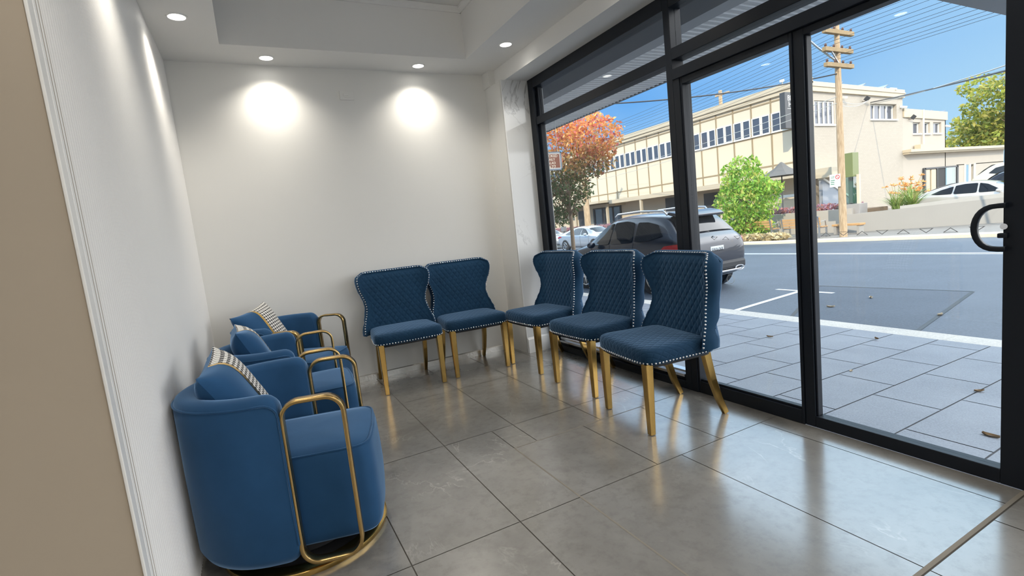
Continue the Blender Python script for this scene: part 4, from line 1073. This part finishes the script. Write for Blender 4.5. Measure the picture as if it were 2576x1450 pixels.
# ------------------------------------------------------------------ poles and wires
def crossarm(par, z, x0, x1):
    o = MB().box(x0, x1, -.075, .075, z-.075, z+.075).build('crossarm', plain('mossy_crossarm', (.34, .24, .13), .9, var=.35, sc=9), par, bevel=.01)
    for k in range(4):
        x = lerp(x0+.1, x1-.1, k/3); MB().tube([(x, 0, z+.07), (x, 0, z+.14), (x, 0, z+.2)], [.025, .05, .03], 8).build('insulator', plain('brown_insulator', (.10, .05, .04), .3), o)
up = thing('utility_pole', 'weathered timber utility pole with three crossarms before the brick wall', 'utility pole', (20.4, 11.42, FZ))
pl = []
MB().tube([(0, 0, 0), (.0, .02, 2.5), (0, .04, 5), (0, .06, 7.9)], [.135, .125, .112, .085], 14).build('pole', timber, up, smooth=60)
for z, a, b in ((7.60, -.9, .9), (6.96, -.92, .82), (6.42, -.85, .85)): crossarm(up, z, a, b)
la = MB(); la.tube([(-.1, 0, 6.55), (-.75, .3, 7.1), (-1.9, .9, 8.3)], .035, 8); la.build('lamp_arm', steel, up, smooth=60)
MB().sweep([(-.5, -.02, 6.9), (-.1, -.05, 6.45)], .05, .03, (0, 1, 0)).build('brace', steel, up)
q = at(1482, 600, X=21.9)
up2 = thing('utility_pole', 'timber utility pole standing behind the autumn tree', 'utility pole', (21.9, q.y, FZ))
MB().tube([(0, 0, 0), (0, 0, 4), (0, 0, 7.4)], [.24, .21, .17], 14).build('pole', timber, up2, smooth=60)
crossarm(up2, 7.0, -1.0, 1.0)
q = at(1812, 240, X=38)
up3 = thing('utility_pole', 'distant timber utility pole rising above the hotel roof', 'utility pole', (38, q.y, FZ))
MB().tube([(0, 0, 0), (0, 0, q.z-FZ+.4)], [.2, .15], 10).build('pole', timber, up3, smooth=60)
MB().box(-.08, .08, -.9, .5, q.z-FZ-.02, q.z-FZ+.12).build('crossarm', timber, up3); MB().box(-.08, .08, -.7, .3, q.z-FZ-1.5, q.z-FZ-1.4).build('crossarm', timber, up3)
wirem = plain('dark_cable', (.035, .04, .05), .5); wirew = plain('pale_cable', (.55, .54, .50), .5)
def wire(name, a, b, sag, r, m_, label, grp):
    a, b = Vector(a), Vector(b); pts = [a.lerp(b, k/24)-Vector((0, 0, sag*4*(k/24)*(1-k/24))) for k in range(25)]
    o = MB().tube(pts, r, 5).build(name, m_, smooth=60); tag(o, label, 'cable', grp)
k = 0
for z, xs_ in ((7.08, (19.6, 20.2, 20.7, 21.2)), (6.44, (19.6, 20.1, 20.7, 21.1)), (5.90, (19.65, 20.2, 20.7, 21.15))):
    for x in xs_:
        z2 = z+.2; k += 1
        wire('power_line', (x, 11.42, z2), (x+.3, -28, z2+.9), .35, .0065, wirem, 'thin dark power line running along the road from the crossarmed pole', 'street power lines')
        wire('power_line', (x, 11.42, z2), (x+1.4, q.y*0+30.0, z2-.3), .3, .0065, wirem, 'thin dark power line between the two timber poles across the road', 'street power lines between the poles')
a = at(2190, 258, Y=17.3); b1, b2 = at(2540, 167, X=20.5), at(2540, 137, X=20.5)
wire('service_cable', a, b1+(b1-a)*.6, .1, .03, wirem, 'thick dark service cable sloping up from the brick wall bracket', 'service cables')
wire('service_cable', (a.x, a.y, a.z-.1), b2+(b2-a)*.6, .25, .022, wirew, 'pale service cable sloping up from the brick wall bracket', 'service cables')
a, b = at(1590, 237, X=12), at(2110, 185, X=20.4); wire('service_cable', a+(a-b)*.5, b, .3, .024, wirem, 'thick dark cable crossing the sky low over the hotel roof', 'service cables')
for dy, lb in ((0, 'upper'), (16, 'lower')):
    a, b = at(1480, 442+dy, X=25.5), at(2105, 244+dy, X=20.3); wire('service_cable', a, b, .25, .012, wirew, lb+' pale cable strung across the hotel windows to the pole', 'service cables')
    a, b = at(2105, 250+dy*.8, X=20.5), at(2185, 252, Y=17.3); wire('service_cable', a, b, .2, .012, wirew, lb+' short pale cable from the pole to the brick wall bracket', 'service cables')

# parking sign on the pole
q = at(2100, 455, X=20.2)
ps = thing('parking_sign', 'white 1P parking sign plate fixed to the utility pole', 'sign', (20.22, 11.58, 1.68))
MB().box(-.008, .008, -.20, .20, -.24, .24).build('plate', plain('white_sign_plate', (.82, .82, .80), .4), ps, bevel=.004)
gt_ = plain('green_sign_ink', (.10, .28, .16), .5); rd_s = plain('red_sign_ink', (.65, .06, .05), .5)
R1 = (PI/2, 0, -PI/2)
text('lettering', '1P', .15, gt_, ps, (-.010, .09, .12), R1, .001)
for k in range(3): MB().box(-.010, -.008, .02 if k else .0, .16, .0-.07*k, .03-.07*k).build('text_line', gt_, ps)
MB().tube([(-.010, -.10+.07*math.cos(a*PI/12), .13+.07*math.sin(a*PI/12)) for a in range(24)], .012, 6, closed=True).build('no_parking_ring', rd_s, ps)
MB().tube([(-.011, -.10+.05, .13+.05), (-.011, -.10-.05, .13-.05)], .008, 6).build('no_parking_bar', rd_s, ps)

# green topped display case on the planter
dc = thing('display_case', 'green topped glass display case with tan post behind the utility pole', 'display case', (23.05, 12.52, .12))
MB().box(-.22, .22, -.18, .24, 1.70, 2.70).build('hood', plain('olive_green_panel', (.19, .22, .085), .5), dc, bevel=.01)
MB().box(-.18, .18, -.13, .2, .55, 1.70).build('glass_case', glass_green, dc); MB().box(.10, .14, -.12, .19, .56, 1.69).build('back_panel', plain('dim_back_panel', (.16, .24, .22), .5), dc)
MB().box(-.05, .05, -.33, -.22, .5, 1.78).build('post', cream, dc)
MB().box(-.3, .3, -.45, .3, 0, .55).build('pedestal', plain('grey_block', (.36, .34, .33), .8), dc, bevel=.01)

# umbrella on the terrace
um = thing('terrace_umbrella', 'dark grey pointed umbrella on the hotel terrace', 'umbrella', (24.9, 16.93, .40))
MB().cyl((0, 0, 0), (0, 0, 2.5), .03, 8).build('pole', charcoal, um)
MB().loft([[(r*math.cos(2*PI*k/8)*1, r*math.sin(2*PI*k/8), z) for k in range(8)] for r, z in ((1.15, 1.98), (.75, 2.16), (.35, 2.40), (.08, 2.66), (.01, 2.70))], True, False).build('canopy', plain('dark_grey_canvas', (.15, .145, .14), .9), um)
tag(MB().box(24.6, 25.2, 16.63, 17.23, FZ+.02, .40).build('umbrella_plinth', greyw), 'grey plinth under the terrace umbrella', 'plinth')['kind'] = 'structure'

# benches with their backs to the road
def bench(label, loc, rz=0):
    t = thing('street_bench', label, 'bench', loc, rz, 'slatted street benches')
    for k in range(3): MB().box(-.03+.03*k*-1*-.0, .0, -.85, .85, .50+.11*k, .59+.11*k).build('back_slat', slatm, t, bevel=.006).location = (-.02*k, 0, 0)
    for k in range(4): MB().box(.06+.11*k, .15+.11*k, -.85, .85, .41, .44).build('seat_slat', slatm, t, bevel=.006)
    for y in (-.78, .78):
        MB().sweep([(-.09, y, .86), (0, y, .42), (.0, y, .0)], .06, .05, (0, 1, 0)).build('leg', steel, t); MB().sweep([(.48, y, .40), (.48, y, .0)], .06, .05, (0, 1, 0)).build('leg', steel, t)
        MB().sweep([(-.03, y, .62), (.42, y, .66), (.46, y, .40)], .04, .03, (0, 1, 0)).build('armrest', steel, t); MB().box(-.02, .5, y-.03, y+.03, .36, .41).build('seat_support', steel, t)
    return t
b_ = bench('slatted timber bench in the sun beside the utility pole', (20.35, 13.1, FZ+.02))
dup(b_, (20.35, 15.2, FZ+.02), 0, 'slatted bench in the shade beside the green street tree')
lb_ = thing('low_timber_bench', 'low timber bench behind the foot of the utility pole', 'bench', (21.7, 11.95, FZ+.02))
MB().box(-.2, .2, -.55, .55, .34, .42).build('seat_plank', slatm, lb_, bevel=.01)
for y in (-.45, .45): MB().box(-.16, .16, y-.05, y+.05, 0, .34).build('leg', greyw, lb_)
# grey post and box made up where a shadow falls by the planter wall
pm = thing('shadow_post', 'grey post standing in for a shadow below the autumn tree', 'shadow', (21.95, 33.3, FZ+.02))
MB().box(-.08, .08, -.08, .08, 0, 1.0).build('post', plain('shadow_grey', (.22, .22, .23), .5), pm); MB().box(-.14, .14, -.2, .2, .95, 1.35).build('head', plain('shadow_grey', (.22, .22, .23), .5), pm, bevel=.03)

# ------------------------------------------------------------------ cars
def paint(name, col, metal=.5, rough=.25, coat=1.0):
    t = NT(name); c = t.coord(); f = t.noise(c, 3)
    return t.pbr(t.mix(f, tuple(v*.94 for v in col), col), rough, metal, None, Coat_Weight=coat, Coat_Roughness=.03)
lampred = plain('red_tail_lamp', (.35, .01, .015), .1, var=.3, sc=9)
lampclear = plain('clear_lamp', (.75, .75, .76), .08)
rimm = plain('alloy_rim', (.45, .46, .48), .25, 1)
darkplastic = plain('black_trim_plastic', (.02, .02, .023), .55)
class Car:
    """body lofted from stations (x, bottom, low half-width, belt z, belt half-width, top z, top half-width); front is +x"""
    def __init__(s, st): s.st = st
    def S(s, x):
        st = s.st
        if x <= st[0][0]: return st[0][1:]
        for a, b in zip(st, st[1:]):
            if x <= b[0]:
                t = (x-a[0])/(b[0]-a[0]); return tuple(lerp(u, v, t) for u, v in zip(a[1:], b[1:]))
        return st[-1][1:]
    def half(s, x):
        zb, wl_, zl, wb, zt_, wt = s.S(x); gh = zt_-zl
        return [(0, zb), (wl_*.8, zb), (wl_, zb+.07), (wb+.012, lerp(zb, zl, .50)), (wb+.010, lerp(zb, zl, .8)), (wb-.012, zl), (lerp(wb-.02, wt, .45), zl+gh*.45), (lerp(wb-.02, wt, .88), zl+gh*.84), (wt*.86, zl+gh*.965), (wt*.45, zt_), (0, zt_+.008)]
    def side_y(s, x, z):
        h = s.half(x)[2:9]
        for a, b in zip(h, h[1:]):
            if a[1] <= z <= b[1] and b[1] > a[1]: return lerp(a[0], b[0], (z-a[1])/(b[1]-a[1]))
        return h[-1][0]
    def body(s, mat, par, sub=2):
        rings = []
        for k in s.st:
            h = s.half(k[0]); r = [(k[0], y, z) for y, z in h] + [(k[0], -y, z) for y, z in h[-2:0:-1]]; rings.append(r)
        return MB().loft(rings).build('body', mat, par, sub=sub)
    def patch(s, name, mat, par, poly, side, off=.012):
        """thin panel following the body side; poly is an outline in (x, z)"""
        cx = sum(p[0] for p in poly)/len(poly); cz = sum(p[1] for p in poly)/len(poly)
        n = len(poly); K = 5; mb = MB(); vs = []
        for j in range(K+1):
            t = 1-j/K*.98
            for p in poly:
                x, z = lerp(cx, p[0], t), lerp(cz, p[1], t); vs.append((x, side*(s.side_y(x, z)+off), z))
        m0 = len(vs); vs += [(x, side*(abs(y)-.03), z) for x, y, z in vs[:n]]
        fs = [(j*n+i, j*n+(i+1) % n, (j+1)*n+(i+1) % n, (j+1)*n+i) for j in range(K) for i in range(n)] + [tuple(K*n+i for i in range(n))]
        fs += [(i, (i+1) % n, m0+(i+1) % n, m0+i) for i in range(n)]
        return mb.add(vs, fs).build(name, mat, par, smooth=50)
    def cross(s, name, mat, par, x0, x1, f0, f1, off=.012, n=8):
        """windscreen or rear glass following the top between two stations"""
        def fn(u, v):
            x = lerp(x0, x1, u); zb, wl_, zl, wb, zt_, wt = s.S(x); a = 2*v-1; w_ = lerp(f0, f1, u)
            return Vector((x, a*w_*wt, zt_-.035*(a*a)*abs(a)*(w_/.9)))
        dx = Vector(fn(1, .5))-Vector(fn(0, .5)); nn = Vector((-dx.z, 0, dx.x)).normalized()
        if nn.z < 0: nn = -nn
        return MB().grid(lambda u, v: fn(u, v)+nn*off, 8, n).build(name, mat, par, smooth=60)
def wheel(par, x, y, z, r, w_, tag_=None):
    sg_ = 1 if y > 0 else -1
    o = MB().loft([[(rr*math.cos(2*PI*k/28), yy, rr*math.sin(2*PI*k/28)) for k in range(28)] for rr, yy in ((r*.66, w_/2), (r*.92, w_/2), (r, w_/2-.03), (r, -w_/2+.03), (r*.92, -w_/2), (r*.66, -w_/2))]).build('wheel', tyre, par, smooth=40)
    o.location = (x, y, z)
    rb = MB(); yo = sg_*(w_/2+.004)
    rb.tube([(r*.66*math.cos(2*PI*k/28), yo, r*.66*math.sin(2*PI*k/28)) for k in range(28)], .018, 6, closed=True)
    for k in range(10):
        a = 2*PI*k/10+(.12 if k % 2 else -.12); rb.sweep([(.05*math.cos(a), yo, .05*math.sin(a)), (r*.65*math.cos(a), yo, r*.65*math.sin(a))], .02, .03, (0, 1, 0))
    rb.cyl((0, yo-.012*sg_, 0), (0, yo+.012*sg_, 0), .06, 14)
    rb.build('rim', rimm, o)
    return o
def outline(pts, k=4):
    """closed Catmull-Rom through the points"""
    n = len(pts); out = []
    for i in range(n):
        p0, p1, p2, p3 = (Vector(pts[(i+j-1) % n]) for j in range(4))
        for t in range(k):
            q = t/k; out.append(tuple(.5*((2*p1)+(p2-p0)*q+(2*p0-5*p1+4*p2-p3)*q*q+(3*p1-p0-3*p2+p3)*q**3)))
    return out
def rounded(poly, k=.14):
    out = []; n = len(poly)
    for i in range(n):
        a, p, b = (Vector(poly[(i+j-1) % n]) for j in range(3)); out += [tuple(p.lerp(a, k)), tuple(p.lerp((a+b)/2, k*.35)), tuple(p.lerp(b, k))]
    return out
def make_car(name, label, cat, st, colr, wr, wx, windows, front, rear, rack=False, mirror_x=.82, group=None, detail=True, wsx=1):
    t = thing(name, label, cat, (0, 0, 0), 0, group); c = Car(st); c.body(colr, t)
    for x, z_, hw in ((wx[0], wr, 0), (wx[1], wr, 0)):
        for sd_ in (-1, 1):
            y = sd_*(c.side_y(x, wr*1.4)-.09)
            ar = MB().cyl((0, -sd_*.05, 0), (0, sd_*.102, 0), wr*1.13, 32).build('wheel_arch', darkplastic, t, smooth=40); ar.location = (x, y, wr*1.02); ar.scale = (wsx, 1, 1)
            wo = wheel(t, x, y+sd_*.012, wr, wr, .21); wo.scale = (wsx, 1, 1)
    for w_ in windows:
        for sd_ in (-1, 1): c.patch('side_window', carglass, t, rounded(w_), sd_)
    if front: c.cross('windscreen', carglass, t, *front)
    if rear: c.cross('rear_window', carglass, t, *rear, off=.042)
    for sd_ in (-1, 1):
        zl = c.S(mirror_x)[2]; y = c.side_y(mirror_x, zl)
        MB().ball((mirror_x, sd_*(y+.13), zl+.06), .085, .11, .075, 12, 8).build('wing_mirror', colr, t, smooth=60)
    return t, c
SUV = [(-2.30,.52,.70,.74,.76,.86,.62),(-2.26,.36,.82,.90,.86,1.00,.74),(-2.16,.28,.88,1.02,.92,1.10,.78),(-2.02,.25,.90,1.08,.93,1.18,.78),(-1.80,.24,.91,1.09,.935,1.40,.72),(-1.58,.23,.91,1.09,.935,1.57,.68),(-1.30,.22,.91,1.08,.935,1.635,.68),(-.70,.22,.91,1.06,.935,1.67,.69),(0,.22,.91,1.04,.935,1.675,.69),(.40,.22,.91,1.03,.935,1.62,.68),(.75,.22,.91,1.02,.935,1.47,.69),(1.10,.22,.91,1.01,.93,1.23,.74),(1.35,.23,.91,1.0,.925,1.08,.80),(1.75,.25,.90,.96,.91,1.02,.78),(2.05,.28,.87,.88,.89,.94,.74),(2.20,.32,.80,.74,.82,.84,.64),(2.27,.42,.70,.62,.72,.70,.58)]
darkblue = paint('dark_blue_grey_car_paint', (.010, .014, .028), .2, .3, .55)
swin = [[(-.62,1.09),(-.58,1.50),(-.30,1.545),(.15,1.53),(.22,1.07)], [(.28,1.07),(.22,1.53),(.52,1.47),(.98,1.13),(1.0,1.06)], [(-1.62,1.20),(-1.40,1.42),(-1.05,1.49),(-.72,1.50),(-.70,1.10),(-1.20,1.12)]]
suv, cs = make_car('parked_suv', 'dark blue grey SUV parked at the kerb behind the navy chairs', 'car', SUV, darkblue, .345, (-1.38, 1.34), swin, (1.28, .52, .90, .84), (-2.02, -1.60, 1.0, .90), wsx=1.19)
for sd_ in (-1, 1):
    cs.patch('tail_lamp', lampred, suv, rounded([(-2.19,.90),(-2.14,1.03),(-1.72,1.0),(-1.62,.93),(-1.9,.88)]), sd_, .012)
    MB().tube([(-1.50, sd_*.60, 1.60), (-1.40, sd_*.62, 1.685), (-.6, sd_*.63, 1.73), (.2, sd_*.62, 1.715), (.32, sd_*.61, 1.66)], .022, 8).build('roof_rail', chrome, suv, smooth=60)
    cs.patch('sill_trim', chrome, suv, [(-.98,.27),(-.98,.31),(.95,.31),(.95,.27)], sd_, .02)
MB().prism([(-1.93,1.50),(-1.95,1.545),(-1.86,1.60),(-1.55,1.655),(-1.50,1.60)], 'y', -.62, .62).build('roof_spoiler', darkblue, suv, bevel=.02)
MB().tube([(-2.03, -.05, 1.18), (-2.0, .12, 1.23), (-1.92, .40, 1.31)], [.022, .016, .012], 8).build('rear_wiper', darkplastic, suv)
MB().box(-2.24, -2.14, -.80, .80, .985, 1.005).build('tail_trim', chrome, suv, bevel=.004)
tb_ = [MB().box(-2.22, -2.10, sd_*.60-.20, sd_*.60+.20, .90, 1.01).build('tail_lamp', lampred, suv, bevel=.03) for sd_ in (-1, 1)]
bd = MB().cyl((-2.20, 0, 1.045), (-2.17, 0, 1.05), .05, 8); bd.build('tailgate_badge', chrome, suv)
npl = MB().box(-2.325, -2.28, -.19, .19, .76, .90).build('number_plate', plain('white_plate', (.72, .74, .76), .4), suv, bevel=.004); npl.location = (.03, 0, 0)
blk_ink = plain('black_ink', (.01, .01, .012), .5)
text('plate_lettering', 'FWA\u00b706B', .105, blk_ink, npl, (-2.327, 0, .825), (PI/2, 0, -PI/2), .001, xs=.78)
MB().box(-2.318, -2.28, -.202, .202, .748, .912).build('plate_frame', black_in, npl).location = (.012, 0, 0)
MB().box(-2.34, -2.10, -.80, .80, .40, .58).build('rear_bumper_insert', darkplastic, suv, bevel=.05)
MB().box(-2.36, -2.16, -.62, .62, .36, .40).build('bumper_trim', chrome, suv, bevel=.012)
for sd_ in (-1, 1): MB().tube([(-2.33, sd_*.60+.13*math.cos(k*PI/8), .40+.05*math.sin(k*PI/8)) for k in range(16)], .016, 6, closed=True).build('exhaust_trim', chrome, suv)
for x, z0, z1 in ((-.65, .30, 1.08), (.25, .28, 1.06), (1.02, .30, 1.0)):
    for sd_ in (-1, 1): MB().tube([(x, sd_*(cs.side_y(x, z)+.004), z) for z in np.linspace(z0, z1, 8)], .004, 4).build('door_seam', black_in, suv)
for x in (-.45, .40):
    for sd_ in (-1, 1): MB().tube([(x-.11, sd_*(cs.side_y(x, .95)+.03), .95), (x, sd_*(cs.side_y(x, .95)+.045), .955), (x+.11, sd_*(cs.side_y(x, .95)+.03), .95)], .014, 6).build('door_handle', darkblue, suv, smooth=60)
SX, SY = 7.645, 8.40
suv.location = (SX, SY, road_z(SX)-.002); suv.rotation_euler = (0, 0, R_(90+1.6)); suv.scale = (.80, .95, .95)

SED = [(-2.35,.50,.70,.78,.74,.88,.62),(-2.30,.36,.80,.92,.84,.97,.70),(-2.10,.28,.87,.98,.90,1.03,.74),(-1.80,.24,.89,.97,.91,1.10,.74),(-1.40,.22,.90,.96,.92,1.26,.64),(-.95,.20,.90,.95,.92,1.39,.58),(-.40,.20,.90,.94,.92,1.44,.58),(.10,.20,.90,.93,.92,1.42,.58),(.55,.20,.90,.92,.92,1.30,.60),(.95,.20,.90,.91,.92,1.10,.66),(1.20,.20,.90,.90,.91,.98,.76),(1.60,.22,.89,.87,.90,.93,.76),(2.0,.25,.86,.80,.88,.86,.72),(2.22,.30,.80,.68,.82,.76,.64),(2.32,.40,.70,.58,.72,.65,.56)]
silver = paint('silver_car_paint', (.48, .51, .55), .6, .25)
dwin = [[(-.66,.97),(-.66,1.30),(-.35,1.34),(.06,1.335),(.10,.955)], [(.16,.955),(.12,1.33),(.38,1.26),(.82,1.0),(.86,.95)], [(-1.45,1.02),(-1.15,1.17),(-.72,1.285),(-.72,.98),(-1.2,.99)]]
sed, c2 = make_car('silver_sedan', 'silver sedan on the road beyond the parked dark SUV', 'car', SED, silver, .33, (-1.42, 1.40), dwin, (1.14, .55, .88, .84), (-1.75, -1.0, .86, .84))
for sd_ in (-1, 1): c2.patch('tail_lamp', lampred, sed, rounded([(-2.29,.78),(-2.26,.90),(-1.85,.92),(-1.8,.86)]), sd_, .015); c2.patch('headlamp', lampclear, sed, rounded([(2.2,.60),(2.1,.74),(1.7,.80),(1.75,.70)]), sd_, .015)
for x in (-.70, .14, .95): 
    for sd_ in (-1, 1): MB().tube([(x, sd_*(c2.side_y(x, z)+.004), z) for z in np.linspace(.3, .94, 6)], .004, 4).build('door_seam', black_in, sed)
q = at(1450, 633, Z=-.62)
sed.location = (17.7, 24.0, road_z(17.7)-.005); sed.rotation_euler = (0, 0, R_(-90))
s2_ = dup(sed, (19.3, 31.5, road_z(19.3)-.005), R_(-90), 'silver car half hidden at the window frame under the autumn tree')
# car park beside the hotel
CZ = -.10
struct(MB().add([(w0.x+.5,w0.y-.05,CZ),(w1.x+ext.x+.5,w1.y+ext.y,CZ),(45,-12,CZ),(70,-12,CZ),(70,17.3,CZ),(28,17.3,CZ),(w0.x+.5,w0.y+.3,CZ)], [tuple(range(7))]).build('driveway', bitumen), 'asphalt car park beside the hotel', 'driveway')
silverw = paint('white_silver_car_paint', (.66, .63, .60), .3, .3)
ws, c3 = make_car('white_sedan', 'white silver sedan in the car park behind the retaining wall', 'car', SED, silverw, .33, (-1.42, 1.40), dwin, (1.14, .55, .88, .84), (-1.75, -1.0, .86, .84))
for sd_ in (-1, 1): c3.patch('tail_lamp', lampred, ws, rounded([(-2.29,.80),(-2.25,.93),(-1.98,.93),(-1.92,.84)]), sd_, .018)
q = at(2303, 505, X=26.2); ws.location = (27.1, q.y-2.0, CZ-.22); ws.rotation_euler = (0, 0, R_(-90))
dsv, c4 = make_car('dark_suv', 'dark blue car parked behind the white silver sedan', 'car', SUV, darkblue, .345, (-1.38, 1.34), swin, (1.28, .52, .90, .84), (-2.02, -1.60, 1.0, .90))
dsv.location = (30.2, ws.location.y-1.2, CZ-.12); dsv.rotation_euler = (0, 0, R_(-90))
cw = paint('cream_white_car_paint', (.80, .76, .64), .1, .3)
tx, c5 = make_car('white_van', 'cream white van with a small yellow roof lamp at the back of the car park', 'car', SUV, cw, .345, (-1.38, 1.34), swin, (1.28, .52, .90, .84), (-2.02, -1.60, 1.0, .90))
MB().box(-.85, -.55, -.2, .2, 1.64, 1.80).build('roof_lamp', plain('yellow_lamp', (.85, .60, .08), .4), tx, bevel=.03)
tx.location = (35.5, ws.location.y+.6, CZ+.15); tx.rotation_euler = (0, 0, R_(-90)); tx.scale = (1.15, 1.05, 1.12)
